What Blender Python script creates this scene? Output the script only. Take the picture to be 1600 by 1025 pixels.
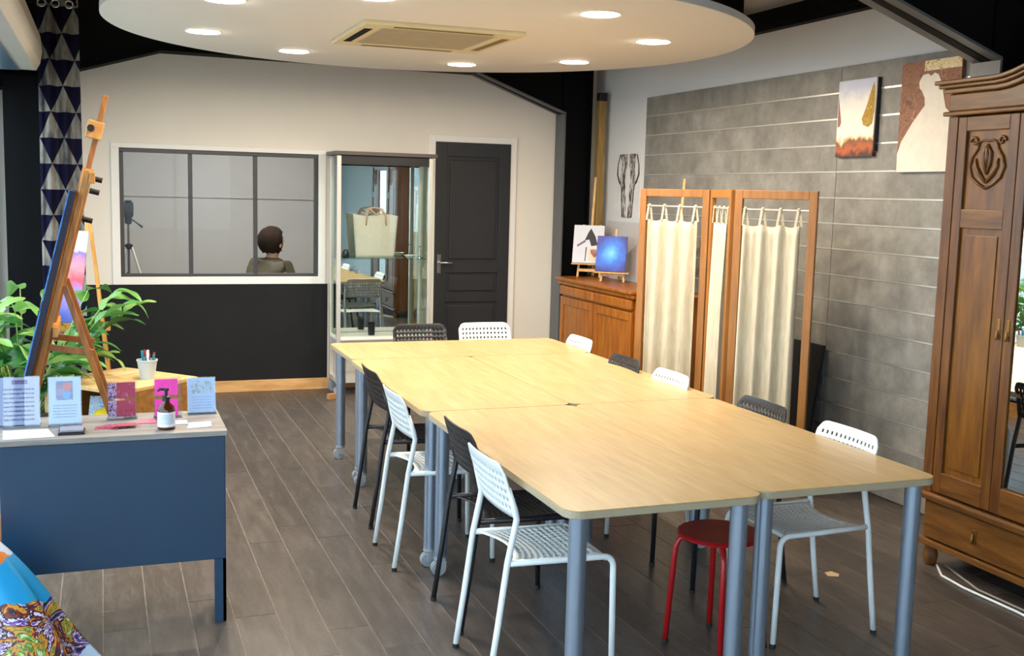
import bpy, bmesh, math, random
from mathutils import Vector, Matrix
random.seed(7)
for o in list(bpy.data.objects): bpy.data.objects.remove(o, do_unlink=True)
SC = bpy.context.scene
COL = SC.collection

# ------------------------------------------------------------------ camera, sky, exposure
CAM_H = 1.717
F_PX, YAW, PITCH, ROLL = 1700.27, 0.36024779, -0.1225364, 0.02558002
fw = Vector((math.sin(YAW)*math.cos(PITCH), math.cos(YAW)*math.cos(PITCH), math.sin(PITCH)))
r0 = Vector((math.cos(YAW), -math.sin(YAW), 0)); u0 = r0.cross(fw)
rt = math.cos(ROLL)*r0 + math.sin(ROLL)*u0; up = -math.sin(ROLL)*r0 + math.cos(ROLL)*u0
cd = bpy.data.cameras.new('camera'); cam = bpy.data.objects.new('camera', cd); COL.objects.link(cam)
cam.matrix_world = Matrix(((rt.x, up.x, -fw.x, 0), (rt.y, up.y, -fw.y, 0), (rt.z, up.z, -fw.z, CAM_H), (0, 0, 0, 1)))
cd.sensor_width = 36; cd.lens = 36*F_PX/1600; cd.clip_start = 0.05
SC.camera = cam
W = bpy.data.worlds.new('sky'); SC.world = W; W.use_nodes = True
bg = W.node_tree.nodes['Background']
bg.inputs[0].default_value = (0.72, 0.85, 1.0, 1); bg.inputs[1].default_value = 4.0
SC.view_settings.view_transform = 'Standard'; SC.view_settings.look = 'None'
SC.view_settings.gamma = 1; SC.view_settings.use_curve_mapping = False
SC.view_settings.exposure = 0.75
DOWNLIGHT_W = 17.0

# ------------------------------------------------------------------ materials
def lin(h):
    if not isinstance(h, str): return tuple(h)
    h = h.lstrip('#'); c = [int(h[i:i+2], 16)/255 for i in (0, 2, 4)]
    return tuple(x/12.92 if x <= 0.04045 else ((x+0.055)/1.055)**2.4 for x in c)
def c4(h): return (*lin(h), 1)
PI = math.pi
class NT:
    def __init__(s, name):
        s.m = bpy.data.materials.new(name); s.m.use_nodes = True
        s.t = s.m.node_tree; s.b = s.t.nodes['Principled BSDF']
    def n(s, ty, **kw):
        x = s.t.nodes.new(ty)
        for k, v in kw.items(): setattr(x, k, v)
        return x
    def l(s, a, b): s.t.links.new(a, b)
    def coord(s, kind='Object', scale=(1, 1, 1), loc=(0, 0, 0), rot=(0, 0, 0)):
        tc = s.n('ShaderNodeTexCoord'); mp = s.n('ShaderNodeMapping')
        mp.inputs['Scale'].default_value = scale; mp.inputs['Location'].default_value = loc; mp.inputs['Rotation'].default_value = rot
        s.l(tc.outputs[kind], mp.inputs[0]); return mp.outputs[0]
    def noise(s, vec, scale=5, detail=4, rough=.6):
        x = s.n('ShaderNodeTexNoise'); x.inputs['Scale'].default_value = scale; x.inputs['Detail'].default_value = detail
        x.inputs['Roughness'].default_value = rough; s.l(vec, x.inputs['Vector']); return x
    def ramp(s, fac, stops, interp='LINEAR'):
        x = s.n('ShaderNodeValToRGB'); x.color_ramp.interpolation = interp
        e = x.color_ramp.elements
        while len(e) < len(stops): e.new(0.5)
        for i, (p, c) in enumerate(stops): e[i].position = p; e[i].color = c4(c)
        s.l(fac, x.inputs[0]); return x.outputs[0]
    def math(s, op, a, b=None, c=None):
        x = s.n('ShaderNodeMath', operation=op)
        for i, v in enumerate((a, b, c)):
            if v is None: continue
            if isinstance(v, (int, float)): x.inputs[i].default_value = v
            else: s.l(v, x.inputs[i])
        return x.outputs[0]
    def mix(s, fac, a, b):
        x = s.n('ShaderNodeMix', data_type='RGBA')
        for i, v in ((0, fac), (6, a), (7, b)):
            if isinstance(v, (int, float)): x.inputs[i].default_value = v
            elif isinstance(v, (str, tuple)): x.inputs[i].default_value = c4(v)
            else: s.l(v, x.inputs[i])
        return x.outputs[2]
    def bump(s, h, strength=.2, dist=.01):
        x = s.n('ShaderNodeBump'); x.inputs['Strength'].default_value = strength; x.inputs['Distance'].default_value = dist
        s.l(h, x.inputs['Height']); s.l(x.outputs[0], s.b.inputs['Normal'])
    def set(s, rough=.5, metal=0, spec=.5):
        s.b.inputs['Roughness'].default_value = rough; s.b.inputs['Metallic'].default_value = metal
        s.b.inputs['Specular IOR Level'].default_value = spec
    def base(s, c):
        if isinstance(c, (str, tuple)): s.b.inputs['Base Color'].default_value = c4(c)
        else: s.l(c, s.b.inputs['Base Color'])
def plain(name, col, rough=.5, metal=0, var=.06, scale=14, bump=0, spec=.5):
    t = NT(name); v = t.coord(); n = t.noise(v, scale)
    r, g, b = lin(col)
    t.base(t.ramp(n.outputs[0], [(.3, (r*(1-var), g*(1-var), b*(1-var))), (.7, (min(1, r*(1+var)), min(1, g*(1+var)), min(1, b*(1+var))))]))
    t.set(rough, metal, spec)
    if bump: t.bump(n.outputs[0], bump, .004)
    return t.m
def wood(name, dark, light, rough=.4, axis=2, scale=3.0, stretch=9, bump=.08, per_object=0.0):
    t = NT(name); sc = [stretch]*3; sc[axis] = 1
    v = t.coord(scale=tuple(sc))
    if per_object:
        oi = t.n('ShaderNodeObjectInfo'); ad = t.n('ShaderNodeVectorMath', operation='ADD'); cb = t.n('ShaderNodeCombineXYZ')
        m1 = t.math('MULTIPLY', oi.outputs['Random'], 40.0)
        for i in range(3): t.l(m1, cb.inputs[i])
        t.l(v, ad.inputs[0]); t.l(cb.outputs[0], ad.inputs[1]); v = ad.outputs[0]
    n = t.noise(v, scale, 6, .65)
    c = t.ramp(n.outputs[0], [(.32, dark), (.68, light)])
    if per_object:
        k = t.math('MULTIPLY_ADD', oi.outputs['Random'], per_object, 1-per_object/2)
        hs = t.n('ShaderNodeHueSaturation'); t.l(c, hs.inputs['Color']); t.l(k, hs.inputs['Value']); c = hs.outputs[0]
    t.base(c); t.set(rough); t.bump(n.outputs[0], bump, .003)
    return t.m
def glassy(name, tint='#ffffff', ior=1.5, extra=0.0, rough=0.0):
    t = NT(name); t.t.nodes.remove(t.b)
    tr = t.n('ShaderNodeBsdfTransparent'); tr.inputs[0].default_value = c4(tint)
    gl = t.n('ShaderNodeBsdfGlossy'); gl.inputs['Roughness'].default_value = rough
    fr = t.n('ShaderNodeFresnel'); fr.inputs[0].default_value = ior
    geo = t.n('ShaderNodeNewGeometry')
    f = t.math('MULTIPLY', t.math('ADD', fr.outputs[0], extra), t.math('SUBTRACT', 1.0, geo.outputs['Backfacing']))
    mx = t.n('ShaderNodeMixShader'); t.l(f, mx.inputs[0]); t.l(tr.outputs[0], mx.inputs[1]); t.l(gl.outputs[0], mx.inputs[2])
    t.l(mx.outputs[0], t.t.nodes['Material Output'].inputs[0])
    return t.m
def emit(name, col, s):
    t = NT(name); t.base(col); t.b.inputs['Emission Color'].default_value = c4(col); t.b.inputs['Emission Strength'].default_value = s
    return t.m
def splash(name, cols, scale=4, rough=.6, distort=1.5, base_mix=None):
    t = NT(name); v = t.coord(); n = t.noise(v, scale, 6, .7); n.inputs['Distortion'].default_value = distort
    k = len(cols); st = [(.36+.28*i/(k-1), c) for i, c in enumerate(cols)]
    t.base(t.ramp(n.outputs[0], st)); t.set(rough); return t.m
def page(name, paper, ink, lines, lo, hi, ax='Z', lat='X', margin=.12):
    """paper with rows of unreadably small print between lo and hi of its height"""
    t = NT(name); tc = t.n('ShaderNodeTexCoord'); sp = t.n('ShaderNodeSeparateXYZ'); t.l(tc.outputs['Generated'], sp.inputs[0])
    z = sp.outputs[ax]; x = sp.outputs[lat]
    row = t.math('LESS_THAN', t.math('FRACT', t.math('MULTIPLY', z, lines)), .42)
    win = t.math('MULTIPLY', t.math('GREATER_THAN', z, lo), t.math('LESS_THAN', z, hi))
    side = t.math('MULTIPLY', t.math('GREATER_THAN', x, margin), t.math('LESS_THAN', x, 1-margin))
    n = t.noise(t.coord('Generated', (40, 40, 8)), 1, 2)
    f = t.math('MULTIPLY', t.math('MULTIPLY', row, win), t.math('MULTIPLY', side, t.math('GREATER_THAN', n.outputs[0], .44)))
    t.base(t.mix(f, paper, ink)); t.set(.6); return t.m

M = {}
M['white_wall'] = plain('white_wall_paint', '#e6dfd3', .8, var=.015, scale=3)
M['white_side'] = plain('white_side_paint', '#dcdcdc', .75, var=.015, scale=3)
M['white_trim'] = plain('white_trim_paint', '#e9e7e2', .45, var=.01)
M['ceiling'] = plain('ceiling_paint', '#cfc5b0', .8, var=.02, scale=2)
M['disc'] = plain('disc_paint', '#f1eee8', .7, var=.01, scale=2)
M['black_steel'] = plain('black_steel_paint', '#050609', .6, var=.1, spec=.12)
M['grey_steel'] = plain('grey_steel_paint', '#5b5d60', .4, var=.05)
M['chalk'] = plain('chalkboard_paint', '#1a1b1d', .75, var=.12, scale=5, spec=.25)
M['pine'] = wood('pine_wood', '#b98650', '#dcae74', .5, 0, 3, 8)
M['door'] = plain('anthracite_door_paint', '#26282c', .5, var=.04, spec=.4)
M['dark_frame'] = plain('dark_window_frame', '#39393c', .4, var=.05)
M['chrome'] = plain('chrome_metal', '#c9cbce', .18, 1, .02)
M['alu'] = plain('aluminium', '#d2d0c9', .35, .45, .03)
M['rail_alu'] = plain('bright_rail_aluminium', '#dedcd6', .34, .8, .03)
M['grey_wall'] = plain('grey_room_paint', '#a8a6a3', .8, var=.03, scale=2)
M['blue_wall'] = plain('blue_grey_paint', '#8f9ea6', .8, var=.02, scale=2)
M['glass'] = glassy('clear_glass', '#f2f6f5')
M['glass_green'] = glassy('greenish_glass', '#e3efe6', extra=.02)
M['window_glass'] = glassy('interior_window_glass', '#eef0f0', ior=1.25)
M['acrylic'] = glassy('clear_acrylic', '#eef3f8', extra=.04)
M['mirror'] = plain('mirror_silver', '#dfe3e2', .01, 1, 0)
M['pavement'] = plain('pavement', '#8b8a86', .9, var=.1, scale=2)
M['leg_metal'] = plain('satin_leg_metal', '#9aa6b6', .28, .75, .03)
M['caster'] = plain('caster_plastic', '#9da3a9', .4, .2, .08)
M['rubber'] = plain('black_rubber', '#141414', .7)
M['chair_white'] = plain('white_chair_enamel', '#e6ebec', .35, var=.02)
M['chair_black'] = plain('black_chair_enamel', '#1e1f23', .38, var=.06)
M['red'] = plain('red_stool_enamel', '#a3161b', .33, var=.08)
M['navy'] = plain('navy_desk_enamel', '#1c3852', .33, var=.06, scale=3)
M['desk_top'] = wood('worn_grey_desk_top', '#6f6a66', '#9a948d', .45, 0, 3, 6)
M['easel'] = wood('easel_beech', '#a8692a', '#d59a50', .42, 2, 4, 9)
M['easel_dark'] = wood('easel_brown', '#7a4516', '#a96c2c', .42, 2, 4, 9)
M['oak'] = wood('polished_oak', '#4a290c', '#774a1c', .32, 2, 3.2, 9, .12)
M['oak_h'] = wood('polished_oak_rail', '#53310f', '#815420', .32, 1, 3.2, 9, .12)
M['oak_panel'] = wood('polished_oak_panel', '#57330c', '#875616', .3, 2, 2.2, 7, .1)
M['sideboard'] = wood('cherry_sideboard', '#854716', '#b97022', .33, 2, 3, 8, .1)
M['screen'] = wood('screen_pine', '#855520', '#a56f33', .45, 2, 3, 9)
M['linen'] = None
M['paper'] = plain('white_paper', '#d6d7de', .6, var=.02)
M['phone'] = plain('black_plastic', '#17181b', .3)
M['brass'] = plain('aged_brass', '#8d6a34', .35, .8)
M['cardboard'] = plain('cardboard', '#a97c4c', .8)
M['black_board'] = plain('black_board', '#161617', .6)
M['skin'] = plain('skin', '#c99a80', .55, var=.04)
M['hair'] = plain('brown_hair', '#2a1f19', .9, var=.35, scale=40, spec=.1)
M['jacket'] = plain('olive_jacket', '#4b4636', .85, var=.12, scale=25)
M['trousers'] = plain('dark_trousers', '#23252b', .85)
M['terracotta'] = plain('grey_planter', '#5b5a58', .7)
M['soil'] = plain('potting_soil', '#2d221a', .95, var=.3, scale=60)
M['stem'] = plain('plant_stem', '#7f9a4d', .5, var=.15)

t = NT('linen_cloth'); v = t.coord(scale=(1, 1, .15)); n = t.noise(v, 60, 3)
t.base(t.ramp(n.outputs[0], [(.3, '#bcb29b'), (.7, '#d2c8b2')])); t.set(.9, spec=.15); t.bump(n.outputs[0], .15, .002); M['linen'] = t.m

t = NT('dark_floor_plank'); oi = t.n('ShaderNodeObjectInfo')
v = t.coord(scale=(7, 1.2, 1)); ad = t.n('ShaderNodeVectorMath', operation='ADD'); cb = t.n('ShaderNodeCombineXYZ')
k = t.math('MULTIPLY', oi.outputs['Random'], 50.0)
for i in range(3): t.l(k, cb.inputs[i])
t.l(v, ad.inputs[0]); t.l(cb.outputs[0], ad.inputs[1])
n = t.noise(ad.outputs[0], 2.6, 7, .7); g = t.noise(ad.outputs[0], 14, 5, .7)
c = t.ramp(n.outputs[0], [(.25, '#3b3532'), (.5, '#4e4743'), (.78, '#675f59')])
hs = t.n('ShaderNodeHueSaturation'); t.l(c, hs.inputs['Color']); t.l(t.math('MULTIPLY_ADD', oi.outputs['Random'], .3, .85), hs.inputs['Value'])
sc = t.math('GREATER_THAN', g.outputs[0], .69)
wc_ = t.n('ShaderNodeNewGeometry'); mp_ = t.n('ShaderNodeMapping'); mp_.inputs['Rotation'].default_value = (0, 0, .9); mp_.inputs['Scale'].default_value = (1.2, 22, 1); t.l(wc_.outputs['Position'], mp_.inputs[0])
n4 = t.noise(mp_.outputs[0], 3.0, 3, .6); mp2 = t.n('ShaderNodeMapping'); mp2.inputs['Rotation'].default_value = (0, 0, -.5); mp2.inputs['Scale'].default_value = (26, 1.4, 1); t.l(wc_.outputs['Position'], mp2.inputs[0]); n5 = t.noise(mp2.outputs[0], 3.0, 3, .6)
scr_ = t.math('MAXIMUM', t.math('GREATER_THAN', n4.outputs[0], .715), t.math('GREATER_THAN', n5.outputs[0], .72))
c_ = t.mix(t.math('MULTIPLY', sc, .35), hs.outputs[0], '#857b72')
t.base(t.mix(t.math('MULTIPLY', scr_, .35), c_, '#a39a90'))
t.l(t.ramp(g.outputs[0], [(.3, (.30,)*3), (.75, (.50,)*3)]), t.b.inputs['Roughness']); t.bump(n.outputs[0], .12, .002); M['floor'] = t.m
M['floor_joint'] = plain('pale_plank_joint', '#756c65', .7, var=.3)

t = NT('birch_tabletop'); v = t.coord(scale=(9, 1, 4)); n = t.noise(v, 3.5, 6, .6); n2 = t.noise(t.coord(), 2.0, 2)
c = t.ramp(n.outputs[0], [(.3, '#ae9264'), (.55, '#bba072'), (.75, '#c6ad80')])
t.base(c); t.set(.34); t.bump(n.outputs[0], .03, .001); M['birch'] = t.m
M['birch_edge'] = plain('birch_edge_band', '#a89a80', .45, var=.05)

t = NT('concrete_board'); v = t.coord(); oi = t.n('ShaderNodeObjectInfo')
ad = t.n('ShaderNodeVectorMath', operation='ADD'); cb = t.n('ShaderNodeCombineXYZ')
k = t.math('MULTIPLY', oi.outputs['Random'], 30.0)
for i in range(3): t.l(k, cb.inputs[i])
t.l(v, ad.inputs[0]); t.l(cb.outputs[0], ad.inputs[1])
n = t.noise(ad.outputs[0], 4.2, 7, .72)
t.base(t.ramp(n.outputs[0], [(.3, '#6b6863'), (.5, '#827f79'), (.72, '#9b9892')])); t.set(.5); t.bump(n.outputs[0], .06, .003); M['concrete'] = t.m

# patterned curtain: rows of triangles, every other row shifted by half a triangle
t = NT('triangle_curtain'); uv = t.n('ShaderNodeUVMap'); sp = t.n('ShaderNodeSeparateXYZ'); t.l(uv.outputs[0], sp.inputs[0])
vv = t.math('MULTIPLY', sp.outputs['Y'], 1/.185); uu = t.math('MULTIPLY', sp.outputs['X'], 1/.21)
sh = t.math('MULTIPLY', t.math('FLOOR', vv), .5)
fu = t.math('FRACT', t.math('ADD', uu, sh)); fv = t.math('FRACT', vv)
tri = t.math('LESS_THAN', t.math('ABSOLUTE', t.math('MULTIPLY_ADD', fu, 2.0, -1.0)), fv)
n = t.noise(t.coord(scale=(1, 1, .4)), 9, 3)
lightc = t.ramp(n.outputs[0], [(.35, '#5e5e64'), (.6, '#b3aea4')])
c = t.mix(tri, lightc, '#22223a')
t.t.nodes.remove(t.b); df = t.n('ShaderNodeBsdfDiffuse'); tl = t.n('ShaderNodeBsdfTranslucent'); mx = t.n('ShaderNodeMixShader'); mx.inputs[0].default_value = .6
t.l(c, df.inputs[0]); t.l(c, tl.inputs[0]); t.l(df.outputs[0], mx.inputs[1]); t.l(tl.outputs[0], mx.inputs[2]); t.l(mx.outputs[0], t.t.nodes['Material Output'].inputs[0])
M['curtain'] = t.m

t = NT('plant_leaf'); oi = t.n('ShaderNodeObjectInfo'); c = t.ramp(oi.outputs['Random'], [(0, '#2f6b35'), (.5, '#559447'), (1, '#8fb862')])
n = t.noise(t.coord(scale=(1, 6, 1)), 8, 3); hs = t.n('ShaderNodeHueSaturation'); t.l(c, hs.inputs['Color']); t.l(t.math('MULTIPLY_ADD', n.outputs[0], .5, .75), hs.inputs['Value'])
t.t.nodes.remove(t.b); df = t.n('ShaderNodeBsdfPrincipled'); df.inputs['Roughness'].default_value = .38; tl = t.n('ShaderNodeBsdfTranslucent'); mx = t.n('ShaderNodeMixShader'); mx.inputs[0].default_value = .3
t.l(hs.outputs[0], df.inputs[0]); t.l(hs.outputs[0], tl.inputs[0]); t.l(df.outputs[0], mx.inputs[1]); t.l(tl.outputs[0], mx.inputs[2]); t.l(mx.outputs[0], t.t.nodes['Material Output'].inputs[0])
M['leaf'] = t.m

# ------------------------------------------------------------------ mesh builder
class MB:
    def __init__(s): s.v = []; s.f = []; s.uv = None
    def add(s, vs, fs):
        k = len(s.v); s.v += [Vector(x) for x in vs]; s.f += [tuple(i+k for i in f) for f in fs]; return s
    def box(s, a, b, mtx=None):
        (x0, y0, z0), (x1, y1, z1) = a, b
        x0, x1 = sorted((x0, x1)); y0, y1 = sorted((y0, y1)); z0, z1 = sorted((z0, z1))
        vs = [Vector(p) for p in ((x0, y0, z0), (x1, y0, z0), (x1, y1, z0), (x0, y1, z0), (x0, y0, z1), (x1, y0, z1), (x1, y1, z1), (x0, y1, z1))]
        if mtx: vs = [mtx @ p for p in vs]
        return s.add(vs, [(3, 2, 1, 0), (4, 5, 6, 7), (0, 1, 5, 4), (1, 2, 6, 5), (2, 3, 7, 6), (3, 0, 4, 7)])
    def bar(s, p, q, w, d, ref=(0, 1, 0)):
        """square bar from p to q, width w along ref-ish, depth d across"""
        p, q = Vector(p), Vector(q); t = (q-p).normalized(); r = Vector(ref); n = t.cross(r).normalized(); r = n.cross(t).normalized()
        vs = []
        for c in (p, q):
            for a, b in ((-1, -1), (1, -1), (1, 1), (-1, 1)): vs.append(c + r*(a*w/2) + n*(b*d/2))
        return s.add(vs, [(3, 2, 1, 0), (4, 5, 6, 7), (0, 1, 5, 4), (1, 2, 6, 5), (2, 3, 7, 6), (3, 0, 4, 7)])
    def tube(s, pts, r, seg=10, cap=True):
        pts = [Vector(p) for p in pts]; rs = r if isinstance(r, (list, tuple)) else [r]*len(pts)
        ref = None; rings = []
        for i, p in enumerate(pts):
            t = (pts[min(i+1, len(pts)-1)] - pts[max(i-1, 0)]).normalized()
            if ref is None:
                ref = Vector((0, 0, 1)) if abs(t.z) < .9 else Vector((1, 0, 0))
            n = (ref - t*ref.dot(t)).normalized(); ref = n; b = t.cross(n)
            rings.append([p + (n*math.cos(2*math.pi*j/seg) + b*math.sin(2*math.pi*j/seg))*rs[i] for j in range(seg)])
        k = len(s.v); s.v += [x for g in rings for x in g]
        for i in range(len(pts)-1):
            for j in range(seg):
                a = k+i*seg+j; b = k+i*seg+(j+1) % seg
                s.f.append((a, b, b+seg, a+seg))
        if cap:
            s.f.append(tuple(k+j for j in range(seg))[::-1]); s.f.append(tuple(k+(len(pts)-1)*seg+j for j in range(seg)))
        return s
    def lathe(s, prof, c=(0, 0, 0), seg=24, cap=True, sx=1, sy=1):
        k = len(s.v); c = Vector(c)
        for r, z in prof:
            for j in range(seg):
                a = 2*math.pi*j/seg; s.v.append(c + Vector((r*math.cos(a)*sx, r*math.sin(a)*sy, z)))
        for i in range(len(prof)-1):
            for j in range(seg):
                a = k+i*seg+j; b = k+i*seg+(j+1) % seg; s.f.append((a, b, b+seg, a+seg))
        if cap:
            s.f.append(tuple(k+j for j in range(seg))[::-1]); s.f.append(tuple(k+(len(prof)-1)*seg+j for j in range(seg)))
        return s
    def prism(s, poly, o, ax, ay, th):
        """polygon in plane o + u*ax + v*ay, extruded by vector th"""
        o, ax, ay, th = map(Vector, (o, ax, ay, th)); n = len(poly); k = len(s.v)
        base = [o + ax*u + ay*v for u, v in poly]
        s.v += base + [p+th for p in base]
        s.f.append(tuple(k+i for i in range(n))[::-1]); s.f.append(tuple(k+n+i for i in range(n)))
        for i in range(n):
            j = (i+1) % n; s.f.append((k+i, k+j, k+n+j, k+n+i))
        return s
    def grid(s, fn, nu, nv, skip=None, uv=None):
        k = len(s.v)
        for j in range(nv+1):
            for i in range(nu+1): s.v.append(Vector(fn(i, j)))
        for j in range(nv):
            for i in range(nu):
                if skip and skip(i, j): continue
                a = k+j*(nu+1)+i; s.f.append((a, a+1, a+nu+2, a+nu+1))
        if uv: s.uv = [uv(i, j) for j in range(nv+1) for i in range(nu+1)]
        return s
def obj(name, mb, mat, parent=None, smooth=False, bevel=0, solid=0, subsurf=0, world=False, seg=2, fixn=True):
    vs = mb.v
    if world and parent is not None:
        vs = [v - parent.location for v in vs]
    me = bpy.data.meshes.new(name); me.from_pydata([tuple(v) for v in vs], [], mb.f)
    if fixn:
        bm = bmesh.new(); bm.from_mesh(me); bmesh.ops.recalc_face_normals(bm, faces=bm.faces); bm.to_mesh(me); bm.free()
    if mb.uv:
        l = me.uv_layers.new(name='UVMap')
        for lp in me.loops: l.data[lp.index].uv = mb.uv[lp.vertex_index]
    if isinstance(mat, str): mat = M[mat]
    me.materials.append(mat)
    if smooth:
        me.polygons.foreach_set('use_smooth', [True]*len(me.polygons))
        if smooth != 'all':
            try: me.set_sharp_from_angle(angle=math.radians(40))
            except Exception: pass
    o = bpy.data.objects.new(name, me); COL.objects.link(o)
    if parent: o.parent = parent
    if bevel:
        m = o.modifiers.new('bevel', 'BEVEL'); m.width = bevel; m.segments = seg; m.limit_method = 'ANGLE'; m.angle_limit = math.radians(40)
    if solid:
        m = o.modifiers.new('solid', 'SOLIDIFY'); m.thickness = solid; m.offset = 0
    if subsurf:
        m = o.modifiers.new('sub', 'SUBSURF'); m.levels = subsurf; m.render_levels = subsurf
    return o
def tag(o, label=None, cat=None, group=None, kind=None):
    if label: o['label'] = label
    if cat: o['category'] = cat
    if group: o['group'] = group
    if kind: o['kind'] = kind
    return o
def thing(name, label, cat, loc=(0, 0, 0), rz=0, group=None, kind=None):
    o = bpy.data.objects.new(name, None); COL.objects.link(o); o.location = loc; o.rotation_euler = (0, 0, rz); o.empty_display_size = .1
    return tag(o, label, cat, group, kind)
def copy_tree(o, parent=None):
    c = o.copy(); COL.objects.link(c); c.parent = parent
    for ch in o.children: copy_tree(ch, c)
    return c
def struct(name, mb, mat, label=None, **kw):
    o = obj(name, mb, mat, **kw); o['kind'] = 'structure'
    if label: o['label'] = label
    return o
def arc(c, r, a0, a1, n, ux, uy):
    c, ux, uy = Vector(c), Vector(ux), Vector(uy)
    return [c + ux*(r*math.cos(a0+(a1-a0)*i/n)) + uy*(r*math.sin(a0+(a1-a0)*i/n)) for i in range(n+1)]

# ------------------------------------------------------------------ room shell
XL, XR, YB, YF, ZC = -.80, 4.27, 9.283, -2.6, 3.25
g = struct('ground', MB().box((-30, -30, -.30), (35, 30, -.12)), 'pavement', 'grey paving outside the shop front')
fl = struct('floor', MB().box((XL-.1, YF-.1, -.10), (XR+.1, YB+.1, -.0014)), 'floor_joint', 'dark brown plank floor with pale joints')
PW = .1655; x = -.0315-PW*5
pm = {}
def plank_mesh(w, l):
    key = (round(w, 3), round(l, 3))
    if key not in pm:
        e = .0012; a, b = w/2-.0016, l/2-.0014
        mb = MB(); vs = [(-a, -b, -.006), (a, -b, -.006), (a, b, -.006), (-a, b, -.006), (-a+e, -b+e, 0), (a-e, -b+e, 0), (a-e, b-e, 0), (-a+e, b-e, 0)]
        mb.add(vs, [(4, 5, 6, 7), (0, 1, 5, 4), (1, 2, 6, 5), (2, 3, 7, 6), (3, 0, 4, 7)])
        o = obj('plank', mb, 'floor', fl); pm[key] = o.data; return o
    o = bpy.data.objects.new('plank', pm[key]); COL.objects.link(o); o.parent = fl; return o
PL = 1.38; col = 0
while x < XR:
    x0, x1 = max(x, XL), min(x+PW, XR)
    y = YF - random.choice((0, .23, .46, .69, .92, 1.15))
    while y < YB and x1-x0 > .01:
        y0, y1 = max(y, YF), min(y+PL, YB)
        if y1-y0 > .01:
            o = plank_mesh(x1-x0, y1-y0); o.location = ((x0+x1)/2, (y0+y1)/2, random.uniform(-.0004, .0004))
        y += PL
    x += PW; col += 1
struct('ceiling', MB().box((XL-.1, YF-.1, ZC), (XR+.1, YB+.1, ZC+.1)), 'ceiling', 'beige roof lining above the round panel')

# back wall with the interior window opening
WX0, WX1, WZ0, WZ1 = .125, 1.712, .975, 2.004
wb = MB(); T = .12
wb.box((XL-.1, YB, 0), (WX0, YB+T, ZC)); wb.box((WX1, YB, 0), (XR+.1, YB+T, ZC))
wb.box((WX0, YB, 0), (WX1, YB+T, WZ0)); wb.box((WX0, YB, WZ1), (WX1, YB+T, ZC))
struct('wall_back', wb, 'white_wall', 'off-white back wall')
tr = MB(); c = .062; d = .018
tr.box((WX0-c, YB-d, WZ1), (WX1+c, YB, WZ1+.04)); tr.box((WX0-c, YB-d, WZ0-c), (WX1+c, YB, WZ0))
tr.box((WX0-c, YB-d, WZ0), (WX0, YB, WZ1)); tr.box((WX1, YB-d, WZ0), (WX1+c, YB, WZ1))
struct('trim_1', tr, 'white_trim', 'white casing around the interior window', bevel=.003)
win = bpy.data.objects.new('window_1', None); COL.objects.link(win); win.location = ((WX0+WX1)/2, YB, WZ0)
tag(win, 'dark framed interior window in three panes', None, kind='structure')
fb = .032
for nm, a, b in (('frame_rail', (WX0, WZ1-fb), (WX1, WZ1)), ('frame_rail', (WX0, WZ0), (WX1, WZ0+.026)), ('frame_stile', (WX0, WZ0+.026), (WX0+fb, WZ1-fb)), ('frame_stile', (WX1-fb, WZ0+.026), (WX1, WZ1-fb)),
                 ('mullion', (.67-.016, WZ0+.026), (.67+.016, WZ1-fb)), ('mullion', (1.19-.016, WZ0+.026), (1.19+.016, WZ1-fb))):
    obj(nm, MB().box((a[0], YB+.005, a[1]), (b[0], YB+.05, b[1])), 'dark_frame', win, world=True, bevel=.003)
for a, b in ((WX0+fb, .654), (.686, 1.174), (1.206, WX1-fb)):
    obj('pane', MB().box((a, YB+.024, WZ0+.026), (b, YB+.030, WZ1-fb)), 'window_glass', win, world=True)
cb_ = struct('trim_2', MB().box((-.42, YB-.012, .10), (1.79, YB, .912)), 'chalk', 'black chalkboard paint below the window')
struct('baseboard_back', MB().box((XL, YB-.02, 0), (2.70, YB, .098)), 'pine', 'pale pine skirting along the back wall', bevel=.004)
struct('baseboard_back', MB().box((3.46, YB-.018, 0), (3.86, YB, .09)), 'white_trim', 'white skirting beside the dark door', bevel=.004)

# dark panelled door
DX0, DX1, DZ = 2.735, 3.433, 2.155
dr = bpy.data.objects.new('door_1', None); COL.objects.link(dr); dr.location = ((DX0+DX1)/2, YB, 0); tag(dr, 'anthracite panelled door with lever handle', kind='structure')
y1, y0 = YB-.002, YB-.036
st = .105
def dbox(nm, x0, z0, x1, z1, ya=y0, yb=y1, mat='door', bev=.004): return obj(nm, MB().box((x0, ya, z0), (x1, yb, z1)), mat, dr, world=True, bevel=bev)
dbox('leaf', DX0, .01, DX1, DZ, YB-.020, YB-.002)
dbox('stile', DX0, .01, DX0+st, DZ); dbox('stile', DX1-st, .01, DX1, DZ)
for a, b in ((DZ-.125, DZ), (1.005, 1.10), (.745, .815), (.01, .18)): dbox('rail', DX0+st, a, DX1-st, b)
for a, b in ((1.10, DZ-.125), (.815, 1.005), (.18, .745)):
    dbox('panel', DX0+st+.028, a+.028, DX1-st-.028, b-.028, YB-.032, YB-.018, bev=.008)
hd = obj('handle', MB().box((DX0+.022, YB-.044, 1.00), (DX0+.058, YB-.036, 1.17)), 'chrome', dr, world=True, bevel=.004)
obj('lever', MB().tube([(DX0+.04, YB-.042, 1.10), (DX0+.04, YB-.085, 1.10), (DX0+.06, YB-.092, 1.10), (DX0+.15, YB-.092, 1.098)], .009, 10), 'chrome', hd, smooth=True).location = tuple(-dr.location)
for a, b in (((DX0-.062, 0), (DX0, DZ+.06)), ((DX1, 0), (DX1+.062, DZ+.06)), ((DX0, DZ), (DX1, DZ+.06))):
    struct('trim_3', MB().box((a[0], YB-.022, a[1]), (b[0], YB, b[1])), 'white_trim', 'white casing of the dark door', bevel=.003)

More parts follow.
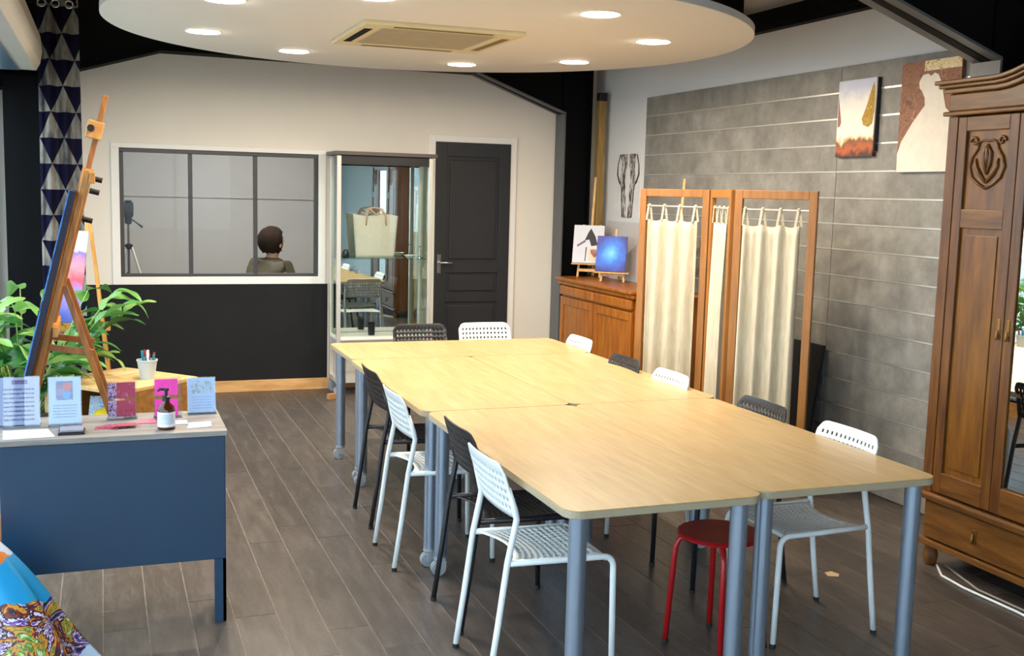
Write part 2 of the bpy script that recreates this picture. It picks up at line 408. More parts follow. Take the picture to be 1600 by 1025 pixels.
# right wall: white, with grey boards and aluminium rails on it
wr = struct('wall_right', MB().box((XR, YF-.1, 0), (XR+.1, YB+.1, ZC)), 'white_side', 'white side wall clad in grey concrete-look boards')
rows = [0.0, .157, .315, .472, .633, .792, .955, 1.112, 1.269, 1.429, 1.585, 1.742, 1.902, 2.064, 2.224, 2.381, 2.538]
segs = [(8.235, 5.668), (5.664, 3.10), (3.096, .55)]
for a, b in segs:
    for z0, z1 in zip(rows[:-1], rows[1:]):
        obj('board', MB().box((XR-.022, b, z0+.006), (XR, a, z1-.0045 if z1 < 2.5 else z1)), 'concrete', wr, bevel=.002, seg=1)
    for z in rows[1:-1]:
        r_ = MB().box((XR-.0245, b, z-.0045), (XR, a, z+.006))
        obj('rail', r_, 'rail_alu', wr)
struct('wall_front', MB().box((2.3, YF-.1, 0), (XR, YF, ZC)).box((XL-.1, YF-.1, 2.62), (2.3, YF, ZC)), 'blue_wall', 'blue-grey wall behind the viewer')
# shop front: glazing on the left and behind the viewer
struct('wall_left', MB().box((XL-.1, YF, 2.44), (XL, YB, ZC)).box((XL-.1, 9.12, 0), (XL, YB, 2.44)), 'white_side', 'wall above the shop window')
def shopfront(n, p, q, z1, k):
    w = bpy.data.objects.new('window_%d' % n, None); COL.objects.link(w); w.location = ((p[0]+q[0])/2, (p[1]+q[1])/2, 0)
    tag(w, 'tall shop window with slim black mullions', kind='structure')
    P, Q = Vector((*p, 0)), Vector((*q, 0)); dv = (Q-P)/k
    for i in range(k+1):
        c = P+dv*i; obj('mullion', MB().box((c.x-.025, c.y-.025, 0), (c.x+.025, c.y+.025, z1)), 'black_steel', w, world=True)
    for z in (.03, z1-.03): obj('rail', MB().bar(P+Vector((0, 0, z)), Q+Vector((0, 0, z)), .05, .06, (0, 0, 1)), 'black_steel', w, world=True)
    for i in range(k):
        a, b = P+dv*(i+.02), P+dv*(i+.98)
        obj('pane', MB().bar(a+Vector((0, 0, z1/2)), b+Vector((0, 0, z1/2)), z1-.12, .008, (0, 0, 1)), 'glass', w, world=True)
shopfront(2, (XL-.03, YF), (XL-.03, 9.09), 2.44, 6)
shopfront(3, (XL, YF-.03), (2.28, YF-.03), 2.62, 3)

# steel portal frames
def portal(name, y0, y1, inner_r, zc_r, zh_r, xh_r, left, label):
    p = bpy.data.objects.new(name, None); COL.objects.link(p); p.location = (inner_r+.1, (y0+y1)/2, 0); tag(p, label, kind='structure')
    ym = (y0+y1)/2
    def B(nm, mb, mat='black_steel'): obj(nm, mb, mat, p, world=True)
    outer = min(inner_r+.27, XR-.026)
    B('column_flange', MB().box((inner_r, y0, 0), (inner_r+.014, y1, zc_r)), 'grey_steel')
    B('column_flange', MB().box((outer-.014, y0, 0), (outer, y1, ZC-.02)))
    B('column_web', MB().box((inner_r+.014, ym-.03, 0), (outer-.014, ym+.03, ZC-.02)))
    B('haunch_web', MB().prism([(inner_r, zc_r), (xh_r, zh_r), (xh_r, ZC-.02), (inner_r, ZC-.02)], (0, ym-.03, 0), (1, 0, 0), (0, 0, 1), (0, .06, 0)))
    B('haunch_flange', MB().prism([(inner_r+.014, zc_r), (xh_r, zh_r), (xh_r, zh_r+.014), (inner_r+.014, zc_r+.014)], (0, y0, 0), (1, 0, 0), (0, 0, 1), (0, y1-y0, 0)), 'grey_steel')
    xl = left[0][0]
    B('rafter_web', MB().prism([(xh_r, zh_r)] + [tuple(q) for q in left[::-1]] + [(xl, ZC-.02), (xh_r, ZC-.02)], (0, ym-.03, 0), (1, 0, 0), (0, 0, 1), (0, .06, 0)))
    lp = [(xh_r, zh_r)] + [tuple(q) for q in left[::-1]]
    for a, b in zip(lp[:-1], lp[1:]):
        B('rafter_flange', MB().prism([a, b, (b[0], b[1]+.014), (a[0], a[1]+.014)], (0, y0, 0), (1, 0, 0), (0, 0, 1), (0, y1-y0, 0)))
    return p, B
p1, B1 = portal('portal_frame', 9.06, 9.262, 3.862, 2.435, 2.742, 3.04, [(-.72, 2.40), (.445, 2.752)], 'black steel portal frame at the back wall')
B1('column', MB().box((-.68, 8.98, 0), (-.42, 9.24, 2.5)))
portal('portal_frame', 4.145, 4.335, 4.005, 2.408, 2.694, 3.20, [(-.72, 2.74), (.4, 2.80)], 'black steel portal frame above the wardrobe')
pur = MB().box((4.20, 4.35, 2.852), (XR-.002, 9.05, 2.985))
for z in (2.88, 2.915, 2.95): pur.box((4.19, 4.35, z), (4.20, 9.05, z+.014))
struct('trim_4', pur, 'black_steel', 'ribbed black beam along the top of the side wall')
struct('trim_5', MB().box((4.08, 6.85, 2.986), (XR-.002, 7.30, ZC)), 'black_steel', 'dark cross beam above the round panel')

# adjoining room seen through the interior window
AR = MB().box((-.8, 11.6, 0), (3.6, 11.7, 2.7))
struct('wall_far', AR, 'grey_wall', 'plain grey wall of the adjoining room')
struct('wall_studio', MB().box((-.9, YB+T, 0), (-.8, 11.7, 2.7)).box((3.6, YB+T, 0), (3.7, 11.7, 2.7)), 'grey_wall', 'side walls of the adjoining room')
struct('ceiling', MB().box((-.9, YB+T, 2.7), (3.7, 11.7, 2.8)), 'white_side', 'ceiling of the adjoining room')
struct('floor', MB().box((-.9, YB+T, -.1), (3.7, 11.7, 0)), 'grey_wall', 'floor of the adjoining room')
struct('trim_6', MB().box((-.8, 11.585, 1.60), (3.6, 11.6, 1.612)), 'grey_wall', 'thin rail across the adjoining room wall')
sl = thing('added_lamp', 'unseen flat lamp added to light the adjoining room', 'lamp', (1.2, 10.0, 2.62))  # out of view, added only to brighten the room behind the window
obj('housing', MB().box((-.3, -.3, .03), (.3, .3, .08)), 'white_trim', sl); obj('diffuser', MB().box((-.28, -.28, .015), (.28, .28, .03)), emit('added_lamp_glow', '#f4f6ff', 3), sl)
ld = bpy.data.lights.new('added_lamp_light', 'AREA'); ld.size = .9; ld.energy = 40; ld.color = (1, .97, .93); lo = bpy.data.objects.new('added_lamp_light', ld); COL.objects.link(lo); lo.parent = sl; lo.location = (0, 0, .0)

# ------------------------------------------------------------------ round ceiling panel, lights, air conditioner
DC, DR, DZ0 = (1.80, 6.17), 1.80, 2.60
disc = thing('ceiling_disc', 'large round white suspended ceiling panel with lights', 'ceiling panel', (*DC, DZ0))
obj('panel', MB().lathe([(DR-.006, 0), (DR, .004), (DR, .040), (DR-.006, .044)], seg=128), 'disc', disc, smooth=True)
for a in range(6):
    q = a*math.pi/3+.3; obj('hanger', MB().tube([(1.2*math.cos(q), 1.2*math.sin(q), .044), (1.2*math.cos(q), 1.2*math.sin(q), ZC-DZ0)], .006, 8), 'chrome', disc)
spots = [((.56, 5.48), 'nearest the patterned curtain'), ((.56, 6.65), 'at the left rim of the round panel'), ((1.18, 7.27), 'in front of the interior window'), ((2.35, 7.36), 'above the display case side of the far table'),
         ((2.96, 6.81), 'in front of the right steel column'), ((2.96, 5.69), 'rightmost on the round panel'), ((2.295, 4.98), 'near right of the air conditioner'), ((1.19, 5.05), 'near left of the air conditioner, cut by the photo edge')]
em = emit('downlight_glow', '#fff1dc', 14)
for (lx, ly), wd in spots:
    d_ = thing('downlight', 'round glowing downlight ' + wd, 'downlight', (lx, ly, DZ0), group='downlights in the round panel')
    obj('trim_ring', MB().lathe([(.092, -.001), (.105, -.004), (.108, 0), (.092, 0)], seg=32, cap=False), 'white_trim', d_, smooth=True)
    obj('diffuser', MB().lathe([(.001, -.004), (.093, -.004), (.093, 0), (.001, 0)], seg=32, cap=False), em, d_)
    ld = bpy.data.lights.new('downlight_lamp', 'AREA'); ld.shape = 'DISK'; ld.size = .18; ld.energy = DOWNLIGHT_W; ld.color = (1, .84, .64)
    lo = bpy.data.objects.new('downlight_lamp', ld); COL.objects.link(lo); lo.parent = d_; lo.location = (0, 0, -.008)
ac = thing('air_conditioner', 'cream cassette air conditioner set in the round panel', 'air conditioner', (1.745, 6.17, DZ0))
cm = plain('cream_plastic', '#e6dab2', .5, var=.02); cg = plain('cream_grille', '#c9bb9c', .7, var=.05)
S = .45
fr = MB()
for a, b in (((-S, -S), (S, -.33)), ((-S, .33), (S, S)), ((-S, -.33), (-.33, .33)), ((.33, -.33), (S, .33))): fr.box((a[0], a[1], -.022), (b[0], b[1], 0))
obj('frame', fr, cm, ac, bevel=.004)
gr = obj('grille', MB().box((-.325, -.325, -.016), (.325, .325, 0)), cg, ac)
for i in range(22):
    yy = -.31+i*.0295; obj('slat', MB().box((-.31, yy-.004, -.021), (.31, yy+.004, -.016)), cg, gr)
for k_, (a, b) in enumerate((((-.28, -.415), (.28, -.37)), ((-.28, .37), (.28, .415)), ((-.415, -.28), (-.37, .28)), ((.37, -.28), (.415, .28)))):
    obj('air_flap', MB().box((a[0], a[1], -.0235), (b[0], b[1], -.021)), 'black_steel' if k_ == 2 else plain('flap_brown', '#7f704a', .6), ac)  # flaps in an even dull brown, one of them black
obj('casing', MB().box((-.40, -.40, .046), (.40, .40, .32)), 'grey_steel', ac)

# ------------------------------------------------------------------ work tables
def round_rect(w, l, r, n=6):
    pts = []
    for cx, cy, a in ((w/2-r, l/2-r, 0), (-w/2+r, l/2-r, math.pi/2), (-w/2+r, -l/2+r, math.pi), (w/2-r, -l/2+r, 1.5*math.pi)):
        pts += [(cx+r*math.cos(a+i*math.pi/2/n), cy+r*math.sin(a+i*math.pi/2/n)) for i in range(n+1)]
    return pts
TZ = .74
def table(label, cx, cy, w, l, rz=0, plain_near=False):
    t = thing('work_table', label, 'table', (cx, cy, 0), rz, 'birch work tables pushed together')
    top = obj('tabletop', MB().prism(round_rect(w, l, .055), (0, 0, TZ-.004), (1, 0, 0), (0, 1, 0), (0, 0, .004)), 'birch', t)
    obj('edge_band', MB().prism(round_rect(w, l, .055), (0, 0, TZ-.028), (1, 0, 0), (0, 1, 0), (0, 0, .024)), 'birch_edge', t, bevel=.003)
    i = .062
    for sx in (-1, 1):
        for sy in (-1, 1):
            px, py = sx*(w/2-i), sy*(l/2-i)
            if plain_near and sy < 0:
                lg = obj('leg', MB().lathe([(.03, .012), (.03, TZ-.0285)], (px, py, 0), 20), 'leg_metal', t, smooth=True)
                obj('foot', MB().lathe([(.024, 0), (.027, .012)], (px, py, 0), 18), 'rubber', lg, smooth=True); continue
            lg = obj('leg', MB().lathe([(.03, .085), (.03, TZ-.0285)], (px, py, 0), 20), 'leg_metal', t, smooth=True)
            c = MB().lathe([(.024, .07), (.031, .074), (.031, .086), (.02, .088)], (px, py, 0), 18)
            c.box((px-.018, py-.028, .030), (px+.018, py-.018, .072)); c.box((px-.018, py+.018, .030), (px+.018, py+.028, .072))
            obj('caster_fork', c, 'caster', lg, smooth=True)
            wv = MB(); o_ = px-.012
            for yy in (-.016, .004):
                wv.tube([(o_, py+yy, .0325), (o_, py+yy+.012, .0325)], .0325, 18)
            obj('wheel', wv, 'caster', lg, smooth=True)
    return t
table('birch work table nearest the viewer on the left, with the near white chair', (1.335+2.055)/2, (3.005+4.612)/2, .7185, 1.604, plain_near=True)
table('birch work table nearest the viewer on the right, over the red stool', (2.055+2.815)/2, (3.045+4.618)/2, .7585, 1.572, plain_near=True)
table('left birch work table of the middle pair, beside the window side chairs', (1.322+2.052)/2, (4.615+6.165)/2, .7285, 1.547)
table('right birch work table of the middle pair, nearest the folding screen', (2.0535+2.845)/2, (4.62+6.165)/2, .79, 1.543)
table('birch work table set crosswise at the far end', (1.338+2.862)/2, (6.167+6.86)/2, 1.522, .690)

# ------------------------------------------------------------------ perforated chairs
def make_chair(mat):
    t = thing('perforated_chair', '', 'chair')
    hw = .18; R = .0115
    # seat plate with square holes
    NC, NR = 13, 13
    us = [-hw]; w0 = (2*hw-.05)/NC
    for i in range(NC): us += [-hw+.025+i*w0+w0*.26, -hw+.025+i*w0+w0*.74]
    us += [hw]
    vs = [0.0]; h0 = .88/NR
    for i in range(NR): vs += [.06+i*h0+h0*.24, .06+i*h0+h0*.76]
    vs += [1.0]
    def seat(i, j):
        y = us[i]; v_ = vs[j]; a0 = .075+.055*(1-(y/hw)**2); a = a0+(.445-a0)*v_
        z = .448-.014*math.cos(y/hw*math.pi/2)*math.sin(v_*math.pi)
        if v_ > .9: z -= .02*((v_-.9)/.1)**2
        return (a, y, z)
    obj('seat', MB().grid(seat, len(us)-1, len(vs)-1, lambda i, j: i % 2 == 1 and j % 2 == 1), mat, t, smooth='all', solid=.004)
    # perforated backrest
    NC2, NR2 = 13, 5; bw = .193
    ub = [-1.0, -.985]; w1 = 1.80/NC2
    for i in range(NC2): ub += [-.90+i*w1+w1*.27, -.90+i*w1+w1*.73]
    ub += [.985, 1.0]
    vb = [0.0]; h1 = .76/NR2
    for i in range(NR2): vb += [.10+i*h1+h1*.22, .10+i*h1+h1*.70]
    vb += [.95, .985, 1.0]
    z0, z1 = .605, .803
    def back(i, j):
        v_ = vb[j]; z = z0+(z1-z0)*v_; r = .05; w = bw
        dz = z-(z1-r)
        if dz > 0: w = bw-r+math.sqrt(max(0, r*r-dz*dz))
        dz = (z0+.03)-z
        if dz > 0: w -= .02*(dz/.03)**2
        y = ub[i]*w; a = .092-.062*v_-.018*(1-(y/bw)**2)
        return (a, y, z)
    obj('backrest', MB().grid(back, len(ub)-1, len(vb)-1, lambda i, j: i >= 2 and i % 2 == 0 and i < len(ub)-3 and j % 2 == 1 and j < 2*NR2), mat, t, smooth='all', solid=.006)
    for s in (-1, 1):
        y = s*.188
        rl = obj('leg', MB().tube([(0, y, .012), (.03, y, .22), (.06, y, .45), (.084, y, .57), (.090, y, .605), (.082, y, .64), (.06, y*.985, .715)], [R, R, R, R, R, R, R*.6], 10), mat, t, smooth='all')
        obj('foot_cap', MB().lathe([(.0125, 0), (.0125, .016)], (0, y, 0), 12), 'rubber', rl)
        path = [(.474, y, .012), (.466, y, .39)] + [tuple(p) for p in arc((.426, y, .40), .04, 0, math.pi/2, 6, (1, 0, 0), (0, 0, 1))] + [(.30, y, .442), (.07, y, .448)]
        flg = obj('leg', MB().tube(path, R, 10), mat, t, smooth='all')
        obj('foot_cap', MB().lathe([(.0125, 0), (.0125, .016)], (.474, y, 0), 12), 'rubber', flg)
    obj('cross_bar', MB().tube([(.435, -.185, .432), (.435, .185, .432)], .009, 8), mat, t, smooth='all')
    return t
protos = {'w': make_chair('chair_white'), 'b': make_chair('chair_black')}; used = set()
def place_chair(kind, x, y, rz, label, group):
    c = protos[kind] if kind not in used else copy_tree(protos[kind]); used.add(kind)
    c.location = (x, y, 0); c.rotation_euler = (0, 0, rz); c['label'] = label; c['group'] = group; return c
gl, grr, gf = 'chairs along the window side of the tables', 'chairs along the screen side of the tables', 'chairs at the far end of the tables'
place_chair('b', 1.25, 5.48, 0, 'black perforated chair farthest along the left side of the tables', gl)
place_chair('w', 1.21, 4.843, .0, 'white perforated chair on the left, between the two black chairs', gl)
place_chair('b', 1.28, 4.07, 0, 'black perforated chair on the left, just behind the near white chair', gl)
place_chair('w', 1.225, 3.585, .0, 'white perforated chair nearest the viewer on the left side', gl)
PI = math.pi
place_chair('w', 2.93, 6.42, PI, 'white perforated chair on the right, in front of the wooden sideboard', grr)
place_chair('b', 2.83, 5.56, PI, 'black perforated chair on the right, between two white chairs', grr)
place_chair('w', 2.84, 5.03, PI, 'white perforated chair on the right, before the left screen curtain', grr)
place_chair('b', 2.86, 4.2, PI, 'black perforated chair on the right, before the right screen curtain', grr)
place_chair('w', 2.869, 3.596, PI, 'white perforated chair nearest the wardrobe, beside the red stool', grr)
place_chair('b', 2.045, 7.285, -PI/2, 'black perforated chair at the far end, before the display case', gf)
place_chair('w', 2.525, 7.30, -PI/2, 'white perforated chair at the far end, before the dark door', gf)

# red stool
t = thing('red_stool', 'red round metal stool under the near table', 'stool', (2.19, 3.50, 0))
obj('seat', MB().lathe([(.001, .432), (.14, .434), (.160, .440), (.163, .448), (.156, .454), (.001, .452)], seg=40, cap=False), 'red', t, smooth=True)
for k_ in range(4):
    a = PI/4+.35+k_*PI/2
    dx, dy = math.cos(a), math.sin(a)
    lg = obj('leg', MB().tube([(dx*.19, dy*.19, .012), (dx*.165, dy*.165, .38), (dx*.15, dy*.15, .42), (dx*.10, dy*.10, .428)], .0115, 10), 'red', t, smooth='all')
    obj('foot_cap', MB().lathe([(.0125, 0), (.0125, .016)], (dx*.19, dy*.19, 0), 12), 'rubber', lg)

# ------------------------------------------------------------------ reception desk and what stands on it
DX = (-.385, .43); DY = (4.285, 4.70); DT = .775
t = thing('reception_desk', 'dark blue metal desk with worn grey top', 'desk', (.02, 4.49, 0))
obj('desk_top', MB().box((DX[0]-.008, DY[0]-.008, DT-.022), (DX[1]+.008, DY[1], DT)), 'desk_top', t, world=True, bevel=.003)
obj('front_panel', MB().box((DX[0]+.01, DY[0], .257), (DX[1]-.0, DY[0]+.02, DT-.0225)), 'navy', t, world=True, bevel=.003)
obj('side_panel', MB().box((DX[1]-.02, DY[0]+.0205, .257), (DX[1], DY[1]-.02, DT-.0225)), 'navy', t, world=True)
obj('side_panel', MB().box((DX[0]+.01, DY[0]+.0205, .257), (DX[0]+.03, DY[1]-.02, DT-.0225)), 'navy', t, world=True)
for xa, xb, xc in ((DX[0]+.01, DX[0]+.022, DX[0]+.055), (DX[1]-.012, DX[1], DX[1]-.045)):
    obj('leg', MB().box((xa, DY[0], 0), (xb, DY[0]+.20, .2565)).box((min(xa, xc), DY[0], 0), (max(xb, xc), DY[0]+.008, .2565)), 'navy', t, world=True)
# leaflets in clear stands
def leaflet(name, label, x0, x1, y, h, mat, cat='leaflet', lean=.18, group='leaflets in clear stands on the desk', extra=None):
    w = x1-x0; r = thing(name, label, cat, ((x0+x1)/2, y, DT), group=group)
    rot = Matrix.Rotation(-lean, 4, 'X')
    obj('clear_stand', MB().box((-w/2-.004, -.004, 0), (w/2+.004, -.001, h+.004), rot).box((-w/2-.004, .003, 0), (w/2+.004, .006, h+.004), rot).box((-w/2-.004, -.045, 0), (w/2+.004, .05, .003)), 'acrylic', r)
    p = obj('sheet', MB().box((-w/2, 0, .006), (w/2, .0015, h), rot), mat, r)
    if extra: extra(r, rot, w, h)
    return r
pg1 = page('lilac_price_sheet', '#c9c6da', '#6d6480', 11, .08, .82)
def ext1(r, rot, w, h):
    obj('heading', MB().box((-w*.18, -.0006, h*.86), (w*.22, 0, h*.95), rot), page('heading_print', '#a58aa8', '#53304f', 2, 0, 1, margin=.02), r)
leaflet('price_sheet', 'lilac printed sheet in clear stand at the far left of the desk', -.392, -.248, 4.535, .19, pg1, extra=ext1)
pg2 = page('blue_flyer_sheet', '#c3d3ee', '#7d88a8', 16, .10, .42)
def ext2(r, rot, w, h):
    obj('picture', MB().box((-w*.28, -.0006, h*.52), (w*.26, 0, h*.92), rot), splash('flyer_picture', ['#c94f58', '#8a6aa8', '#4a4a6a', '#2f8fd8', '#d8c9b0'], 45), r)
    for nm, u, q, rr, cc in (('red_flower', .08, .80, .15, '#b8434c'), ('blue_flower', .06, .62, .14, '#2b86cf'), ('violet_flower', -.15, .70, .13, '#7d6a9a')):
        obj(nm, MB().prism([(w*(u+rr*math.cos(a_)*(1+.2*math.sin(3*a_))), h*q+w*rr*math.sin(a_)) for a_ in [i_*PI/9 for i_ in range(18)]], rot @ Vector((0, -.0012, 0)), (1, 0, 0), rot @ Vector((0, 0, 1)), rot @ Vector((0, .0005, 0))), plain(nm+'_print', cc, .6), r)
leaflet('picture_flyer', 'pale blue flyer with a red and blue picture on the desk', -.212, -.098, 4.53, .185, pg2, extra=ext2)
pg3 = page('sea_flyer_sheet', '#a9c8f4', '#6f92cf', 12, .06, .5)
def ext3(r, rot, w, h):
    obj('picture', MB().box((-w*.38, -.0006, h*.55), (w*.38, 0, h*.93), rot), splash('sea_picture', ['#3d5568', '#7fa6bd', '#c3d8e8', '#55768c'], 45), r)
leaflet('seascape_flyer', 'light blue flyer with a dark seascape at the right end of the desk', .318, .425, 4.645, .145, pg3, extra=ext3)
# card racks
def card(r, x0, x1, z0, z1, y, mat, nm='card'): return obj(nm, MB().box((x0, y, z0), (x1, y+.003, z1)), mat, r)
r = thing('card_rack', 'clear rack of dark red cards with lilac scrolls', 'card rack', (.056, 4.60, DT))
mr = splash('crimson_card', ['#7d1f3c', '#a83a55', '#8d2945', '#c06a80'], 40); ms = splash('scroll_card', ['#221427', '#3a2340', '#c9a6cf', '#2b1830'], 60)
obj('clear_stand', MB().box((-.058, .004, 0), (.058, .008, .15)).box((-.058, -.03, 0), (.058, .03, .003)), 'acrylic', r)
for z in (.008, .082):
    c_ = card(r, -.02, .052, z, z+.066, -.002, mr)
    obj('scroll_border', MB().box((-.052, -.002, z), (-.0205, .001, z+.066)), ms, c_)
r = thing('card_rack', 'clear rack of bright pink cards behind the pump bottle', 'card rack', (.232, 4.585, DT))
obj('clear_stand', MB().box((-.055, .004, 0), (.055, .008, .162)).box((-.055, -.03, 0), (.055, .03, .003)), 'acrylic', r)
mp = plain('bright_pink_card', '#ee3fb0', .5, var=.12, scale=30)
card(r, -.05, .04, .092, .158, -.002, mp); card(r, -.05, .04, .006, .075, -.002, mp)
# pump bottle
r = thing('pump_bottle', 'amber pump bottle with white label on the desk', 'bottle', (.215, 4.36, DT))
amb = NT('amber_glass'); amb.base('#5a2408'); amb.set(.08); amb.b.inputs['Transmission Weight'].default_value = .35
obj('body', MB().lathe([(.030, 0), (.033, .003), (.033, .075), (.030, .088), (.014, .104), (.012, .112)], seg=28), amb.m, r, smooth=True)
obj('label', MB().lathe([(.0334, .012), (.0334, .070)], seg=28, cap=False), page('bottle_label', '#dfe6f2', '#8f9bb0', 9, .2, .85, margin=0), r, smooth=True)
pu = obj('pump', MB().lathe([(.0145, .112), (.0145, .128), (.006, .130), (.006, .150), (.011, .151), (.011, .160)], seg=18), 'phone', r, smooth=True)
obj('spout', MB().tube([(0, 0, .156), (-.022, 0, .157), (-.032, 0, .150)], [.006, .005, .004], 10), 'phone', pu, smooth=True)
# papers and cards lying flat
def flat(name, label, cat, pts, z, th, mat, group=None):
    cx = sum(p[0] for p in pts)/len(pts); cy = sum(p[1] for p in pts)/len(pts)
    o = obj(name, MB().prism([(p[0]-cx, p[1]-cy) for p in pts], (0, 0, 0), (1, 0, 0), (0, 1, 0), (0, 0, th)), mat); o.location = (cx, cy, z); return tag(o, label, cat, group)
flat('paper_sheet', 'blank white paper lying at the left desk edge', 'paper', [(-.36, 4.30), (-.185, 4.315), (-.215, 4.46), (-.372, 4.455)], DT, .002, 'paper')
r = thing('card_box', 'small grey box with black base beside the blue flyer', 'box', (-.125, 4.375, DT))
obj('base', MB().box((-.05, -.045, 0), (.045, .045, .008)), 'phone', r, bevel=.002)
obj('lid', MB().box((-.043, -.035, .0085), (.040, .04, .018)), plain('grey_lid', '#8b8a99', .35), r, bevel=.003)
for k_ in range(5):
    a = random.uniform(-.6, .6); cx, cy = -.005+k_*.018, 4.43+random.uniform(-.02, .03)
    pts = [(cx+math.cos(a)*u-math.sin(a)*v, cy+math.sin(a)*u+math.cos(a)*v) for u, v in ((-.04, -.025), (.04, -.025), (.04, .025), (-.04, .025))]
    flat('visiting_card', ('leftmost', 'second from left', 'middle', 'second from right', 'rightmost')[k_] + ' red card of the loose pile before the red card rack', 'card', pts, DT+k_*.0024, .002, mr, 'loose red cards on the desk')
flat('pink_leaflet', 'pink leaflet lying flat left of the pump bottle', 'leaflet', [(.112, 4.47), (.182, 4.475), (.182, 4.55), (.118, 4.55)], DT, .004, plain('salmon_card', '#dd6d86', .5))
flat('white_leaflet', 'white leaflet lying flat right of the pump bottle', 'leaflet', [(.255, 4.42), (.30, 4.42), (.30, 4.49), (.255, 4.49)], DT, .004, 'paper')
flat('folded_flyer', 'pale blue flyer lying flat at the right desk corner', 'leaflet', [(.29, 4.335), (.385, 4.355), (.39, 4.45), (.305, 4.44)], DT, .003, splash('pale_blue_print', ['#8fa6bd', '#c9d6ea', '#e8eef8', '#5d7690'], 30))

# paint-splashed cloth in the lower left corner
def draped():
    nu, nv = 96, 26
    def fn(i, j):
        a = 2*PI*i/nu; v_ = j/nv
        r = .05+.33*v_**.9; r *= 1+.10*v_*math.sin(a*7+.6)+.06*v_*math.sin(a*13+2.1)+.03*math.sin(a*3+v_*6)
        z = .50*(1-v_**1.15)+.012*(1-v_) + .008*abs(math.sin(a*7+.6))*v_
        return (r*math.cos(a)*1.02, r*math.sin(a)*.58, max(z, .004))
    mb = MB().grid(fn, nu, nv)
    k_ = len(mb.v); mb.v.append(Vector((0, 0, .525)))
    for i in range(nu): mb.f.append((i, i+1, k_))
    return mb
t = NT('paint_splashed_cloth'); v = t.coord(); n = t.noise(v, 7, 4, .65); n.inputs['Distortion'].default_value = 2.5
c = t.ramp(n.outputs[0], [(.0, '#15131f'), (.37, '#6a3fa0'), (.42, '#d9cfe6'), (.45, '#2a2036'), (.49, '#7d2a1c'), (.525, '#d99a35'), (.56, '#4d7a35'), (.60, '#a9c86a'), (.63, '#e6e0f0'), (.67, '#2a4fa8')], 'CONSTANT')
sp = t.n('ShaderNodeSeparateXYZ'); t.l(v, sp.inputs[0]); n3 = t.noise(v, 5, 3)
h = t.math('ADD', sp.outputs['Z'], t.math('MULTIPLY_ADD', n3.outputs[0], .22, -.11))
c = t.mix(t.math('GREATER_THAN', h, .26), c, '#1295cf'); c = t.mix(t.math('GREATER_THAN', t.math('SUBTRACT', h, t.math('MULTIPLY', sp.outputs['X'], .9)), .335), c, '#e07a2a'); c = t.mix(t.math('LESS_THAN', h, .085), c, '#c3d8ee'); c = t.mix(t.math('GREATER_THAN', h, .46), c, '#c9d5e8')
t.base(c); t.set(.45); M['paintcloth'] = t.m
o = obj('painted_cloth', draped(), 'paintcloth', smooth='all'); o.location = (-.455, 4.035, 0)
tag(o, 'paint-splashed cloth with pale hem draped on the floor before the desk', 'cloth')

# ------------------------------------------------------------------ studio easel by the window, canvases, plant, cube shelf
t = thing('studio_easel', 'tall wooden studio easel leaning beside the patterned curtain', 'easel', (-.15, 5.7, 0))
A0, A1 = Vector((-.505, 5.7, .0)), Vector((.022, 5.7, 2.136)); dirn = (A1-A0).normalized()
def pa(s, dy=0, off=0):   # point along the leaning plane, off = towards the room
    nrm = Vector((dirn.z, 0, -dirn.x)); return A0+dirn*s+Vector((0, dy, 0))+nrm*off
L = (A1-A0).length
for dy in (-.20, .20): obj('upright', MB().bar(pa(.02, dy), pa(1.83, dy), .05, .028), 'easel', t, world=True, bevel=.003)
obj('mast', MB().bar(pa(.35, 0, .0), pa(L, 0, .0), .048, .026), 'easel_dark', t, world=True, bevel=.003)
obj('mast_guide', MB().bar(pa(.35, -.05, .0), pa(1.84, -.05, .0), .022, .05), 'easel', t, world=True)
obj('mast_guide', MB().bar(pa(.35, .05, .0), pa(1.84, .05, .0), .022, .05), 'easel', t, world=True)
for s in (.42, 1.06, 1.80): obj('crossbar', MB().bar(pa(s, -.24, .03), pa(s, .24, .03), .05, .024, (0, 0, 1)), 'easel', t, world=True, bevel=.003)
tray = obj('canvas_tray', MB().bar(pa(.60, -.28, -.03), pa(.60, .28, -.03), .05, .09, (0, 0, 1)), 'easel', t, world=True, bevel=.003)
cl = obj('top_clamp', MB().bar(pa(1.985, 0, -.012), pa(2.07, 0, -.012), .07, .075), 'easel', t, world=True, bevel=.004)
obj('knob', MB().tube([pa(2.03, -.035, -.03)-t.location, pa(2.03, -.075, -.03)-t.location], .017, 12), 'rubber', cl)
for s, dy in ((1.80, -.10), (1.74, -.13), (1.60, -.06)): obj('knob', MB().tube([pa(s, dy, .03), pa(s, dy, .075)], .013, 12), 'rubber', t, world=True)
for dy in (-.20, .20):
    obj('rear_leg', MB().bar(pa(1.28, dy, .02), (.205, 5.7+dy, .0), .034, .026), 'easel_dark', t, world=True, bevel=.002)
obj('stay', MB().bar(pa(.98, -.20, .02), (-.055, 5.5, .915), .022, .03), 'easel_dark', t, world=True)
obj('stay', MB().bar(pa(.98, .20, .02), (-.055, 5.9, .915), .022, .03), 'easel_dark', t, world=True)
for dy in (-.20, .20): obj('base_rail', MB().bar((-.50, 5.7+dy, .02), (.20, 5.7+dy, .02), .04, .036), 'easel_dark', t, world=True)
